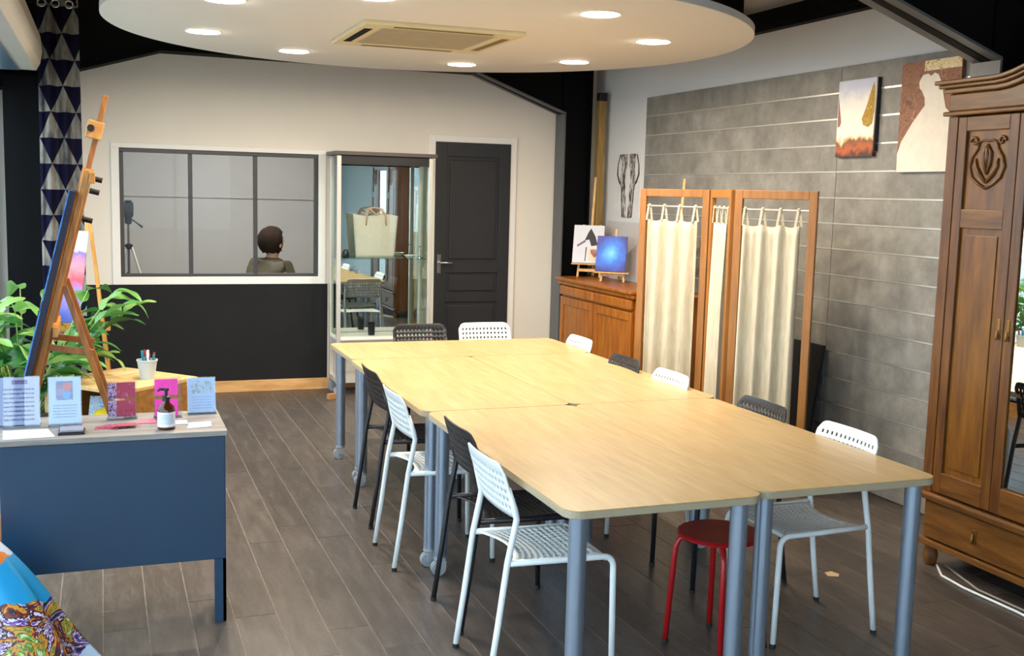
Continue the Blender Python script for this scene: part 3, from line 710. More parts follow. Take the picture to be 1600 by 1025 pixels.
# big canvas on the easel, facing the window, seen edge-on
cv = thing('stretched_canvas', 'deep blue canvas standing on the tall easel, seen from its edge', 'canvas', tuple(pa(.63, 0, -.045)))
cvm = splash('deep_blue_paint', ['#0d1430', '#1f3f8f', '#4f8fd8', '#1b2550'], 3)
obj('painted_face', MB().bar(pa(.63, 0, -.052), pa(1.72, 0, -.052), .62, .006), cvm, cv, world=True)
obj('stretcher', MB().bar(pa(.63, 0, -.036), pa(1.72, 0, -.036), .62, .024), plain('navy_canvas_edge', '#161c33', .7), cv, world=True)
# second, smaller easel behind
e2 = thing('tripod_easel', 'smaller wooden tripod easel behind the tall easel', 'easel', (-.13, 7.92, 0))
ap = Vector((-.09, 7.92, 1.50)); ez = wood('ochre_easel', '#a9732b', '#d8a450', .45, 2, 4, 9)
for q in ((-.37, 7.70, 0), (.055, 7.66, 0), (.06, 8.32, 0)): obj('leg', MB().bar(q, ap+(Vector(q)-ap)*.01, .035, .022), ez, e2, world=True, bevel=.002)
obj('ledge', MB().bar((-.345, 7.65, .78), (.03, 7.61, .78), .05, .05, (0, 0, 1)), ez, e2, world=True)
cw = thing('tilted_canvas', 'white and violet canvas with red foot on the tripod easel', 'canvas', (-.19, 7.65, .80))
tcm = NT('violet_canvas'); v = tcm.coord(); sp = tcm.n('ShaderNodeSeparateXYZ'); tcm.l(v, sp.inputs[0]); n = tcm.noise(v, 7, 4)
hh = tcm.math('ADD', sp.outputs['Z'], tcm.math('MULTIPLY_ADD', n.outputs[0], .3, -.15))
tcm.base(tcm.ramp(hh, [(.0, '#3a58b8'), (.18, '#8a7fd0'), (.26, '#c2485a'), (.36, '#d98a9a'), (.45, '#7a6ab0'), (.52, '#efe4ea')])); tcm.set(.5)
obj('painted_face', MB().bar((-.225, 7.645, .806), (-.158, 7.80, 1.40), .13, .018, (1, -.15, 0)), tcm.m, cw, world=True)
# leafy plant
pl = thing('leafy_plant', 'large leafy green plant in a pot behind the desk', 'plant', (-.46, 7.05, 0))
obj('pot', MB().lathe([(.13, 0), (.17, .02), (.20, .34), (.21, .36), (.19, .36), (.18, .32), (.001, .32)], seg=32, cap=False), 'terracotta', pl, smooth=True)
obj('soil', MB().lathe([(.001, .325), (.18, .325)], seg=24, cap=False), 'soil', pl)
def leaf_mesh(l, w, droop, fold):
    nu, nv = 4, 10
    def fn(i, j):
        s = j/nv; u = i/nu*2-1
        ww = w*math.sin(PI*min(1, s**.75))**.8*(1-.15*s)
        return (l*s*math.cos(droop*s*.8), u*ww, -l*droop*s*s*.55+abs(u)*ww*fold+.012*math.sin(s*9)*u)
    return MB().grid(fn, nu, nv)
lm = []
for l, w, dr_, fo in ((.30, .062, .5, .35), (.25, .068, .8, .3), (.34, .056, .9, .4), (.22, .066, .3, .25)):
    o = obj('leaf', leaf_mesh(l, w, dr_, fo), 'leaf', pl, smooth='all'); lm.append(o)
stems = []; leaf_n = 0; rp = random.Random(11)
for k_ in range(24):
    a = k_*2.399+.4; rr = .05+.09*rp.random(); b0 = Vector((rr*math.cos(a), rr*math.sin(a), .32)); h = .30+.42*rp.random(); sp_ = .16+.26*rp.random()
    tip = b0+Vector((math.cos(a)*sp_, math.sin(a)*sp_, h))
    tip.x = max(tip.x*1.0, -.22); tip.x = tip.x*1.25 if tip.x > 0 else tip.x; tip.z += .06*(tip.x > .15)
    mid = (b0+tip)/2+Vector((-math.cos(a)*.04, -math.sin(a)*.04, .06)); pts = [b0*(1-s)**2+mid*2*s*(1-s)+tip*s*s for s in [i/6 for i in range(7)]]
    obj('stem', MB().tube(pts, [.007-.0007*i for i in range(7)], 6), 'stem', pl, smooth='all')
    for m_ in range(6):
        s = 1-.12*m_ if m_ < 5 else .35
        p = b0*(1-s)**2+mid*2*s*(1-s)+tip*s*s
        src = lm[leaf_n % 4]; o = src if leaf_n < 4 else src.copy()
        if leaf_n >= 4: COL.objects.link(o)
        o.parent = pl; o.location = p; yaw = a+rp.uniform(-1.6, 1.6)
        if p.x < -.2: yaw = rp.uniform(-1.3, 1.3)
        o.rotation_euler = (rp.uniform(-.4, .4), -rp.uniform(.0, .95), yaw); sc_ = rp.uniform(.7, 1.05); o.scale = (sc_, sc_, sc_); leaf_n += 1
# wooden cube shelf, set cornerwise
cbx = thing('cube_shelf', 'small pale wooden cube shelf set cornerwise behind the desk', 'shelf', (.09, 6.90, 0), math.radians(42))
hs_ = .31
pw = wood('pale_shelf_wood', '#c39a63', '#dfbd88', .5, 0, 3, 8); pb = wood('brown_shelf_side', '#7d5326', '#a9773c', .5, 1, 3, 8)
obj('top', MB().box((-hs_, -hs_, .525), (hs_, hs_, .55)), pw, cbx, bevel=.004)
obj('side_panel', MB().box((hs_-.02, -hs_+.02, .0), (hs_, hs_-.02, .5245)), pb, cbx); obj('side_panel', MB().box((-hs_+.036, -hs_, 0), (hs_, -hs_+.0195, .5245)), pb, cbx); obj('back_panel', MB().box((-hs_+.036, hs_-.0195, 0), (hs_, hs_, .5245)), pb, cbx)
obj('post', MB().box((-hs_, -hs_, 0), (-hs_+.035, -hs_+.035, .5245)), pw, cbx); obj('post', MB().box((-hs_, hs_-.035, 0), (-hs_+.035, hs_, .5245)), pw, cbx)
obj('shelf_board', MB().box((-hs_+.002, -hs_+.036, .27), (hs_-.021, hs_-.021, .288)), pw, cbx)
rm = Matrix.Rotation(math.radians(42), 4, 'Z')
def on_shelf(x, y, z): return Vector((.09, 6.90, 0)) + rm @ Vector((x, y, z))
o = obj('yellow_bag', MB().lathe([(.02, 0), (.13, .01), (.15, .05), (.12, .10), (.05, .125), (.01, .128)], seg=20, sx=1.1, sy=.7), plain('yellow_plastic', '#e2c31c', .4, var=.1), smooth='all'); o.location = on_shelf(-.12, -.10, .289); tag(o, 'crumpled yellow bag on the cube shelf', 'bag')
o = obj('blue_booklet', MB().box((-.13, -.004, 0), (.13, .004, .15)), splash('blue_cover', ['#4c7fc0', '#a8cdf0', '#d9ecfb', '#2d4f80'], 12), bevel=.002); o.location = on_shelf(-.05, .06, .30); o.rotation_euler = (-.30, 0, math.radians(-20)); o.location.z = .2895; tag(o, 'pale blue booklet leaning behind the yellow bag', 'booklet')
# pen cup
pc = thing('pen_cup', 'pale plastic mesh cup full of pens on the cube shelf', 'cup', (.232, 6.86, .55))
cupm = NT('pale_cup_plastic'); cupm.base('#cfdfe6'); cupm.set(.35); cupm.b.inputs['Transmission Weight'].default_value = .3; cupm.b.inputs['Roughness'].default_value = .4
obj('cup', MB().lathe([(.042, 0), (.058, .108), (.062, .110), (.062, .118), (.055, .118), (.039, .006), (.001, .006)], seg=28, cap=False), cupm.m, pc, smooth=True)
pcm = {'blue': plain('blue_pen', '#2b5fa8', .35), 'white': plain('white_pen', '#e9edf2', .35), 'teal': plain('teal_pen', '#2f8fa8', .35), 'red': plain('red_pen_cap', '#8f2a2f', .35)}
for k_, (b_, c_) in enumerate((('white', 'red'), ('white', 'blue'), ('white', 'white'), ('blue', 'blue'), ('teal', 'teal'), ('white', 'teal'), ('blue', 'white'), ('teal', 'red'), ('blue', 'red'))):
    a = k_*2.4; rr = .010+.024*((k_ % 3)/2); h = .145+.03*((k_*7) % 5)/4
    o = thing('pen', '%s marker pen with %s cap in the pale mesh cup' % (b_, c_), 'pen', (.232, 6.86, .556), group='marker pens in the mesh cup')
    q0 = Vector((rr*.7*math.cos(a), rr*.7*math.sin(a), .002)); q1 = Vector((rr*1.35*math.cos(a), rr*1.35*math.sin(a), h)); qm = q0+(q1-q0)*.76
    obj('barrel', MB().tube([q0, qm], .0062, 8), pcm[b_], o, smooth=True); obj('cap', MB().tube([qm, q1], .007, 8), pcm[c_], o, smooth=True)

# patterned curtain and shutter box
def curt(i, j):
    u = i/72; v_ = j/30; wdt = .275+.03*v_
    return (-.415+.05*(1-v_)*0+u*wdt-.012*v_, 8.62+.040*math.sin(u*2*PI*2.6+.8*v_)+.016*math.sin(u*19+2*v_), 3.02-3.0*v_)
cu = thing('patterned_curtain', 'dark and silver triangle-patterned curtain hanging beside the window', 'curtain', (-.27, 8.62, .05))
mb = MB().grid(curt, 72, 30, uv=lambda i, j: (i/72*.36, 3.02-3.0*j/30)); o = obj('cloth', mb, 'curtain', cu, smooth='all', world=True, fixn=False)
for x_ in (-.38, -.29, -.20): obj('eyelet', MB().tube([Vector((x_, 8.60+0*.01, 2.975)) + Vector((math.cos(q)*.026, -.012, math.sin(q)*.026)) for q in [i*PI/8 for i in range(17)]], .006, 8), 'chrome', cu, smooth='all', world=True)
cr = thing('curtain_rod', 'black rod carrying the patterned curtain', 'curtain rod', (-.45, 8.62, 2.985))
obj('rod', MB().tube([(-.79, 8.62, 2.985), (-.08, 8.62, 2.985)], .012, 12), 'black_steel', cr, smooth=True, world=True); obj('bracket', MB().box((-.799, 8.58, 2.94), (-.785, 8.66, 3.03)), 'black_steel', cr, world=True)
sb = thing('shutter_box', 'pale roller shutter casing above the left shop window', 'shutter box', (-.6, 4.5, 2.44))
sbm = plain('pale_casing', '#c9c7bf', .5, var=.03)
prof = [(-.788, 2.455), (-.40, 2.455), (-.375, 2.50), (-.36, 2.58), (-.37, 2.68), (-.42, 2.78), (-.788, 2.80)]
obj('casing', MB().prism(prof, (0, 1.0, 0), (1, 0, 0), (0, 0, 1), (0, 7.05, 0)), sbm, sb, world=True, bevel=.006)
obj('guide_strip', MB().box((-.66, 1.0, 2.447), (-.50, 8.04, 2.455)), plain('blue_metal_strip', '#8fb4d6', .25, .6), sb, world=True)
obj('end_cap', MB().prism(prof, (0, 8.0505, 0), (1, 0, 0), (0, 0, 1), (0, .02, 0)), 'alu', sb, world=True)

# ------------------------------------------------------------------ display case
VX0, VX1, VY0, VY1 = 1.79, 2.60, 8.87, 9.20
vt = thing('display_case', 'aluminium and glass display case with mirrored back on casters', 'display case', ((VX0+VX1)/2, (VY0+VY1)/2, 0))
for px in (VX0, VX1-.034):
    for py in (VY0, VY1-.034): obj('post', MB().box((px, py, .11), (px+.034, py+.034, 1.995)), 'alu', vt, world=True, bevel=.003)
dk = plain('dark_case_top', '#4b4643', .4)
obj('top', MB().box((VX0-.025, VY0-.03, 1.998), (VX1+.03, VY1+.02, 2.028)), dk, vt, world=True, bevel=.003)
lb = obj('light_bar', MB().box((VX0+.036, VY0+.004, 1.925), (VX1-.036, VY0+.05, 1.997)), 'phone', vt, world=True)
obj('base', MB().box((VX0+.002, VY0+.002, .115), (VX1-.002, VY1-.002, .15)), 'alu', vt, world=True)
obj('plinth_shelf', MB().box((VX0+.004, VY0+.004, .475), (VX1-.004, VY1-.02, .50)), 'white_trim', vt, world=True)
obj('mirror', MB().box((VX0+.036, VY1-.016, .505), (VX1-.036, VY1-.010, 1.99)), 'mirror', vt, world=True)
obj('glass_side', MB().box((VX0+.012, VY0+.036, .505), (VX0+.017, VY1-.036, 1.99)), 'glass_green', vt, world=True)
obj('glass_side', MB().box((VX1-.017, VY0+.036, .505), (VX1-.012, VY1-.036, 1.99)), 'glass_green', vt, world=True)
obj('glass_door', MB().box((VX0+.036, VY0+.012, .505), (VX1-.036, VY0+.017, 1.92)), 'glass', vt, world=True)
obj('glass_shelf', MB().box((VX0+.02, VY0+.04, 1.145), (VX1-.02, VY1-.03, 1.153)), 'glass_green', vt, world=True)
for px in (VX0+.03, VX1-.03):
    for py in (VY0+.03, VY1-.03):
        cs = obj('caster_fork', MB().box((px-.02, py-.026, .05), (px+.02, py-.018, .114)).box((px-.02, py+.018, .05), (px+.02, py+.026, .114)).box((px-.025, py-.026, .10), (px+.025, py+.026, .1145)), 'caster', vt, world=True)
        obj('wheel', MB().tube([Vector((px, py-.014, .045))-vt.location, Vector((px, py+.014, .045))-vt.location], .045, 18), 'caster', cs, smooth=True)
# contents
tb = thing('tote_bag', 'cream canvas tote bag standing in the display case', 'bag', (2.15, 9.04, 1.1535))
def bag(i, j):
    u = i/16*2-1; v_ = j/12; w = .165+.028*v_; s = 1 if True else 0
    return (u*w, -.028*math.cos(u*PI/2)*math.sin(PI*(.15+.7*v_))-.004, .36*v_+.01*math.sin(u*4)*v_)
def bag2(i, j):
    x_, y_, z_ = bag(i, j); return (x_, -y_, z_)
bm_ = MB().grid(bag, 16, 12); bm_.grid(bag2, 16, 12)
obj('body', bm_, plain('cream_canvas', '#d9d2c2', .85, var=.05, scale=30), tb, smooth='all', solid=.003)
hm = plain('peach_handles', '#d9b396', .8)
for s in (-1, 1): obj('handle', MB().tube([(-.085, s*.02, .27), (-.08, s*.03, .36), (-.055, s*.034, .41), (0, s*.03, .36 if s < 0 else .42), (.055, s*.034, .41), (.08, s*.03, .36), (.085, s*.02, .27)], .008, 8), hm, tb, smooth='all')
def small(name, label, cat, prof, x, y, z, mat, **kw):
    o = obj(name, MB().lathe(prof, seg=20, **kw), mat, smooth=True); o.location = (x, y, z); return tag(o, label, cat)
small('dark_jar', 'small dark jar on the glass shelf left of the tote bag', 'jar', [(.022, 0), (.03, .01), (.03, .045), (.018, .06), (.018, .072)], 1.885, 8.98, 1.153, 'phone')
small('trinket_dish', 'pale trinket dish on the glass shelf beside the case post', 'dish', [(.02, 0), (.03, .006), (.05, .024), (.047, .026), (.02, .012)], 2.44, 9.0, 1.153, 'chair_white')
small('ring_stand', 'slim silver ring stand at the right end of the glass shelf', 'ring stand', [(.025, 0), (.025, .006), (.006, .012), (.004, .09), (.009, .095), (.004, .10)], 2.535, 9.02, 1.153, 'chrome')
small('amber_bottle', 'little brown bottle at the left end of the glass shelf', 'bottle', [(.02, 0), (.02, .06), (.008, .08), (.008, .12)], 1.84, 9.07, 1.153, 'oak')
small('black_tumbler', 'black tumbler on the white plinth of the display case', 'tumbler', [(.028, 0), (.033, .11), (.03, .11), (.026, .006)], 2.11, 8.98, .50, 'phone')
o = obj('wood_block', MB().box((-.06, -.02, 0), (.06, .02, .045)), 'cardboard', bevel=.003); o.location = (1.757, 8.80, .0); o.rotation_euler = (0, 0, .5); tag(o, 'brown wooden block on the floor beside the display case caster', 'block')

# ------------------------------------------------------------------ folding screen
def screen_panel(p, q, cut0, cut1, label_idx, ntab):
    p, q = Vector((*p, 0)), Vector((*q, 0)); d = (q-p); w = d.length; rz = math.atan2(d.y, d.x)
    return p, w, rz, cut0, cut1, ntab
scr = thing('folding_screen', 'three-part wooden folding screen hung with cream curtains', 'folding screen', (3.6, 5.9, 0))
pts = [(3.38, 6.60), (3.655, 6.13), (3.50, 5.62), (3.805, 5.20)]
Hs = 1.775
for k_, (c0, c1, nt) in enumerate(((.02, .90, 4), (.06, .94, 4), (.01, .88, 4))):
    p, q = Vector((*pts[k_], 0)), Vector((*pts[k_+1], 0)); d = (q-p).normalized(); w = (q-p).length; nrm = Vector((-d.y, d.x, 0))
    g_ = .012; p = p+d*g_; w -= 2*g_
    Mx = Matrix(((d.x, nrm.x, 0, p.x-3.6), (d.y, nrm.y, 0, p.y-5.9), (0, 0, 1, 0), (0, 0, 0, 1)))
    pan = bpy.data.objects.new('screen_panel', None); COL.objects.link(pan); pan.parent = scr
    def PB(nm, a, b, mat='screen'): return obj(nm, MB().box(a, b, Mx), mat, pan, bevel=.003)
    pwid = .048
    PB('post', (0, -.014, 0), (pwid, .014, Hs)); PB('post', (w-pwid, -.014, 0), (w, .014, Hs))
    PB('rail', (pwid, -.014, Hs-.05), (w-pwid, .014, Hs)); PB('rail', (pwid, -.014, .10), (w-pwid, .014, .15))
    zr = Hs-.112
    obj('curtain_rod', MB().tube([Mx @ Vector((pwid-.01, 0, zr)), Mx @ Vector((w-pwid+.01, 0, zr))], .005, 8), 'alu', pan, smooth=True)
    x0, x1 = pwid+(w-2*pwid)*c0, pwid+(w-2*pwid)*c1
    ph = k_*1.7
    def cf(i, j):
        u = i/64; v_ = j/24; amp = .010+.014*min(1, v_*2.5)
        sag = .014*abs(math.sin(u*PI*(nt-1)))*(1-min(1, v_*6))
        return Mx @ Vector((x0+(x1-x0)*u, amp*math.sin(u*2*PI*3.4+ph+.5*v_)+.006*math.sin(u*41+ph), zr-.085-sag-(zr-.085-.28)*v_))
    ct = obj('curtain', MB().grid(cf, 64, 24), 'linen', pan, smooth='all', solid=.002)
    for m_ in range(nt):
        xx = x0+.012+(x1-x0-.024)*m_/(nt-1)
        for s, dx in ((-1, -.016), (1, .016)):
            obj('tie_tab', MB().bar(Mx @ Vector((xx+dx, s*.009, zr-.095)), Mx @ Vector((xx+dx*.15, s*.006, zr+.008)), .014, .003, tuple(d)), 'linen', ct)
        obj('tie_knot', MB().lathe([(.003, -.008), (.011, -.004), (.012, .004), (.004, .011)], Mx @ Vector((xx, 0, zr+.004)), 10), 'linen', ct, smooth=True)
o = obj('black_portfolio', MB().box((-.012, -.30, 0), (.012, .30, .83)), 'black_board', bevel=.003); o.location = (4.10, 5.93, .002); o.rotation_euler = (0, math.radians(8), 0)
tag(o, 'black portfolio board leaning on the wall behind the screen', 'board')

# ------------------------------------------------------------------ sideboard and small artworks
CX, CY0, CY1, CZ = 3.80, 7.45, 8.93, 1.0
sbd = thing('antique_sideboard', 'reddish wooden sideboard with moulded top beside the steel column', 'sideboard', ((CX+4.24)/2, (CY0+CY1)/2, 0))
def SBX(nm, a, b, mat='sideboard', bev=.004, par=None): return obj(nm, MB().box(a, b), mat, sbd, world=True, bevel=bev)
SBX('body', (CX+.03, CY0+.02, .06), (4.24, CY1-.02, .93))
SBX('top', (CX-.035, CY0-.01, .972), (4.244, CY1+.012, 1.0), bev=.008)
SBX('moulding', (CX-.012, CY0, .935), (4.243, CY1, .9715), bev=.012)
SBX('plinth', (CX+.01, CY0+.01, 0), (4.243, CY1-.01, .06))
nd = 2; wd_ = (CY1-CY0-.06)/nd
for k_ in range(nd):
    ya, yb = CY0+.03+k_*wd_+.008, CY0+.03+(k_+1)*wd_-.008
    dw = SBX('drawer', (CX-.012, ya, .845), (CX+.0295, yb, .928), bev=.014)
    dd = SBX('door', (CX+.012, ya, .08), (CX+.0295, yb, .83))
    for a, b in (((ya, .08), (ya+.06, .83)), ((yb-.06, .08), (yb, .83)), ((ya+.06, .76), (yb-.06, .83)), ((ya+.06, .08), (yb-.06, .16))):
        o = obj('door_frame', MB().box((CX+.002, a[0], a[1]), (CX+.0118, b[0], b[1])), 'sideboard', dd, bevel=.003); o.location = tuple(-sbd.location)
# table easels with pictures
def mini_easel(label, x, y, rz, h, mast, tray_z):
    e = thing('table_easel', label, 'easel', (x, y, CZ+.003), rz, 'small table easels on the sideboard')
    lm_ = wood('light_easel_wood', '#c08d48', '#e2b676', .5, 2, 5, 8) if 'mini' not in M else M['mini']; M['mini'] = lm_
    lean = .22
    for s in (-1, 1): obj('upright', MB().bar((0, s*.10, 0), (lean*h, s*.075, h), .018, .014), lm_, e, bevel=.002)
    obj('mast', MB().bar((lean*.1, 0, .10), (lean*mast, 0, mast), .02, .014), lm_, e, bevel=.002)
    obj('tray', MB().box((-.045, -.15, tray_z-.012), (.03, .15, tray_z)), lm_, e, bevel=.002)
    obj('crossbar', MB().box((lean*h*.9, -.10, h*.88), (lean*h*.9+.012, .10, h*.88+.03)), lm_, e)
    obj('crossbar', MB().box((.004, -.10, .05), (.016, .10, .075)), lm_, e)
    obj('rear_leg', MB().bar((lean*h+.01, 0, h*.85), (.22, 0, .005), .016, .012), lm_, e)
    return e
def picture(name, label, x, y, rz, z, w, h, lean, mat, marks=()):
    p = thing(name, label, 'picture', (x, y, z), rz)
    rot = Matrix.Rotation(lean, 4, 'Y')
    obj('panel', MB().box((-.012, -w/2, 0), (0, w/2, h), rot), mat, p)
    for nm, poly, m_ in marks:
        obj(nm, MB().prism([(-u*w/2, v_*h) for u, v_ in poly], rot @ Vector((-.0126, 0, 0)), rot @ Vector((0, 1, 0)), rot @ Vector((0, 0, 1)), rot @ Vector((-.0008, 0, 0))), m_, p)
    return p
ink = plain('black_ink', '#26212a', .6); redp = splash('red_paint', ['#d8674a', '#c23a2a', '#e09a80'], 30); ink2 = plain('violet_ink', '#7a5a78', .6)
# pictures face the room (towards -x, turned a little to the camera)
mini_easel('pale table easel with a tall mast behind the white ink drawing', 4.0, 8.74, .95, .46, .88, .125)
picture('ink_drawing', 'white ink drawing with a red square on the left table easel', 3.975, 8.72, .95, CZ+.13, .27, .335, .21, 'paper',
        (('ink_mark', [(-.25, .60), (-.05, .80), (.12, .92), (.45, .70), (.62, .48), (.2, .45), (.05, .62)], ink), ('ink_stroke', [(-.75, .47), (-.2, .62), (-.18, .56), (-.72, .42)], ink2),
         ('ink_line', [(-.18, .05), (-.13, .05), (-.08, .42), (-.15, .42)], ink), ('red_square', [(.05, .08), (.85, .08), (.85, .40), (.05, .40)], plain('cream_square', '#eccfb2', .6)), ('red_heart', [(.18, .28), (.45, .14), (.74, .26), (.74, .36), (.18, .36)], redp)))
mini_easel('small pale table easel under the blue galaxy painting', 4.0, 8.26, .85, .28, .44, .085)
t = NT('galaxy_paint'); v = t.coord(); n = t.noise(v, 7, 5); gr_ = t.n('ShaderNodeTexGradient', gradient_type='SPHERICAL'); t.l(t.coord(scale=(5.2, 5.2, 5.2), loc=(0, 0, -.85)), gr_.inputs[0])
f = t.math('ADD', t.math('MULTIPLY', gr_.outputs[0], .75), t.math('MULTIPLY_ADD', n.outputs[0], .7, -.2))
t.base(t.ramp(f, [(.1, '#101341'), (.3, '#1c2a9e'), (.5, '#1667d8'), (.75, '#4fb0f5'), (.95, '#bfe4fb')])); t.set(.4)
picture('galaxy_painting', 'blue galaxy painting on a small table easel', 3.97, 8.245, .85, CZ+.09, .26, .30, .20, t.m)
mini_easel('pale table easel half hidden behind the left screen post', 4.0, 7.20, .8, .5, .86, .125)
picture('patterned_sketch', 'black and cream sketch half hidden behind the screen post', 3.97, 7.18, .8, CZ+.13, .27, .30, .21, splash('sketch_print', ['#1f1d1b', '#efe6d2', '#d8c9a4', '#3a332c', '#f2ecdd'], 22))
ws = thing('low_shelf', 'low brown shelf unit between sideboard and folding screen', 'shelf', (4.0, 7.18, 0))
for nm, a, b in (('side_panel', (3.84, 6.96, 0), (4.24, 6.98, .98)), ('side_panel', (3.84, 7.41, 0), (4.24, 7.43, .98)), ('top', (3.83, 6.95, .9805), (4.24, 7.44, 1.0)), ('shelf_board', (3.84, 6.981, .62), (4.24, 7.409, .64)), ('shelf_board', (3.84, 6.981, .25), (4.24, 7.409, .27)), ('back', (4.225, 6.981, .271), (4.24, 7.409, .619)), ('back', (4.225, 6.981, .641), (4.24, 7.409, .98))):
    obj(nm, MB().box(a, b), 'sideboard', ws, world=True)
# wall poster with ink figures, grey board below, pole in the corner
po = thing('ink_poster', 'white poster with two dark ink figures on the side wall', 'poster', (XR, 8.57, 1.53))
obj('sheet', MB().box((-.004, -.235, 0), (0, .235, .56)), plain('poster_paper', '#dcdad8', .7), po)
def stroke(y0, pts, r): 
    mb = MB()
    L_ = [(-(p[0]-w_), p[1]) for p, w_ in zip(pts, r)]; R_ = [(-(p[0]+w_), p[1]) for p, w_ in zip(pts, r)]
    return mb.prism(L_+R_[::-1], (-.0048, y0, 0), (0, 1, 0), (0, 0, 1), (.0008, 0, 0))
t = NT('broken_ink'); n = t.noise(t.coord(scale=(1, 1, .35)), 38, 4, .7); t.base(t.ramp(n.outputs[0], [(.36, '#2a2422'), (.47, '#5d534f'), (.56, '#cfcac6')])); t.set(.7); inkb = t.m
for y0, sgn in ((.10, 1), (-.10, -1)):
    obj('ink_figure', stroke(y0, [(.01*sgn, .555), (.03*sgn, .47), (.015*sgn, .40), (0.0, .33), (.015*sgn, .25), (.04*sgn, .13), (.055*sgn, .03), (.06*sgn, .005)], [.07, .055, .045, .05, .045, .032, .03, .035]), inkb, po)
    obj('ink_outline', stroke(y0, [(-.02*sgn, .28), (-.012*sgn, .18), (.0, .09), (.012*sgn, .01)], [.007, .008, .008, .012]), ink, po)
    obj('ink_arm', stroke(y0, [(-.06*sgn, .55), (-.10*sgn, .46), (-.105*sgn, .38), (-.06*sgn, .31), (-.02*sgn, .28)], [.010, .008, .012, .014, .008]), ink, po)
o = obj('grey_board', MB().box((-.012, -.36, 0), (0, .36, .50)), plain('pale_grey_board', '#bdb8b8', .7), bevel=.002); o.location = (4.205, 8.50, CZ); o.rotation_euler = (0, .06, 0); tag(o, 'pale grey board leaning on the wall below the ink poster', 'board')
po2 = thing('wooden_pole', 'tall brown wooden pole with black cap standing in the corner', 'pole', (4.19, 8.99, 0))
obj('shaft', MB().box((-.035, -.03, 0), (.035, .03, 2.56)), wood('ochre_pole', '#7a6030', '#a5834a', .5, 2, 3, 9), po2, bevel=.004)
obj('cap', MB().box((-.038, -.033, 2.5605), (.038, .033, 2.63)), 'phone', po2, bevel=.004)

# ------------------------------------------------------------------ pictures on the grey boards
pt = thing('burnt_canvas', 'narrow white canvas with gold drop and burnt orange foot on the grey boards', 'painting', (XR-.022, 5.475, 1.99))
t = NT('white_gold_orange_paint'); v = t.coord(); sp = t.n('ShaderNodeSeparateXYZ'); t.l(v, sp.inputs[0]); n = t.noise(v, 14, 5, .65)
hh = t.math('ADD', sp.outputs['Z'], t.math('MULTIPLY_ADD', n.outputs[0], .20, -.10))
t.base(t.ramp(hh, [(.0, '#4a2a20'), (.05, '#b85a2a'), (.085, '#6d4a36'), (.10, '#d8a25a'), (.125, '#ece5d6'), (.32, '#e8e4dc'), (.42, '#c3c6d8')])); t.set(.5)
PWD, PHT = .345, .455
obj('painted_face', MB().box((-.028, -PWD/2, 0), (-.002, PWD/2, PHT)), t.m, pt)
gd = splash('gold_leaf', ['#6a4f14', '#c79a2c', '#8a6a1c', '#e5c765'], 45)
obj('gold_drop', MB().prism([(-.165, .40), (-.15, .43), (-.10, .30), (-.06, .22), (-.075, .185), (-.12, .17), (-.155, .19), (-.168, .26)], (-.0295, 0, 0), (0, 1, 0), (0, 0, 1), (.0014, 0, 0)), gd, pt)
obj('red_drop', MB().prism([(.168, .36), (.155, .30), (.135, .21), (.145, .185), (.165, .18)], (-.0295, 0, 0), (0, 1, 0), (0, 0, 1), (.0014, 0, 0)), plain('dull_red_paint', '#9a5f58', .5), pt)
obj('slate_edge', MB().box((-.0285, -PWD/2-.012, .03), (-.001, -PWD/2-.0005, PHT-.0)), 'phone', pt)
pt2 = thing('silhouette_canvas', 'brown canvas with a plain white gowned silhouette beside the wardrobe', 'painting', (XR-.022, 4.86, 1.895))
W2, H2 = .46, .60
brn = splash('russet_paint', ['#6e4230', '#9a6a4f', '#7c4f3a', '#b98a6a'], 12)
obj('painted_face', MB().box((-.026, -W2/2, 0), (-.002, W2/2, H2)), brn, pt2)
u = [(.225, .0), (.228, .10), (.20, .17), (.16, .22), (.12, .27), (.06, .33), (.03, .36), (.035, .40), (.06, .44), (.08, .455), (.085, .49), (.06, .525), (.02, .53), (-.005, .515), (-.03, .53), (-.06, .52), (-.09, .47), (-.11, .40), (-.13, .34), (-.20, .28), (-.228, .20), (-.228, 0)]
obj('white_silhouette', MB().prism(u, (-.0274, 0, 0), (0, 1, 0), (0, 0, 1), (.0013, 0, 0)), plain('flat_white_paint', '#e6dccd', .6), pt2)
obj('gilt_band', MB().box((-.0272, -W2/2, .545), (-.0261, .05, H2)), splash('gilt_paint', ['#b98a4a', '#e8cf94', '#f0e3c4', '#a8663a'], 25), pt2)

# ------------------------------------------------------------------ wardrobe
wdx, wy0, wy1 = 3.66, 2.68, 4.08; wc = (wy0+wy1)/2
wdr = thing('oak_wardrobe', 'tall antique oak wardrobe with carved door and mirror', 'wardrobe', (3.94, wc, 0))
def WB(nm, a, b, mat='oak', bev=.004, par=None, loc=None):
    o = obj(nm, MB().box(a, b), mat, par or wdr, world=par is None, bevel=bev)
    if par is not None: o.location = tuple(-wdr.location)
    return o
XB = 4.22
WB('carcass', (wdx+.03, wy0+.005, .10), (XB, wy1-.005, 2.12))
for y_ in (wy0, wy1-.06): WB('pilaster', (wdx+.004, y_, .36), (wdx+.0295, y_+.06, 2.12), 'oak')
for y_ in (wy0+.02, wy1-.08):
    for x_ in (wdx+.01, XB-.07): obj('foot', MB().lathe([(.022, 0), (.03, .01), (.036, .05), (.028, .08), (.034, .0995)], (x_+.03, y_+.03, 0), 16), 'oak', wdr, smooth=True, world=True)
WB('bottom_rail', (wdx-.006, wy0-.006, .10), (wdx+.0295, wy1+.006, .132), 'oak_h', .008)
WB('base_moulding', (wdx-.022, wy0-.018, .325), (wdx+.0295, wy1+.018, .36), 'oak_h', .01)
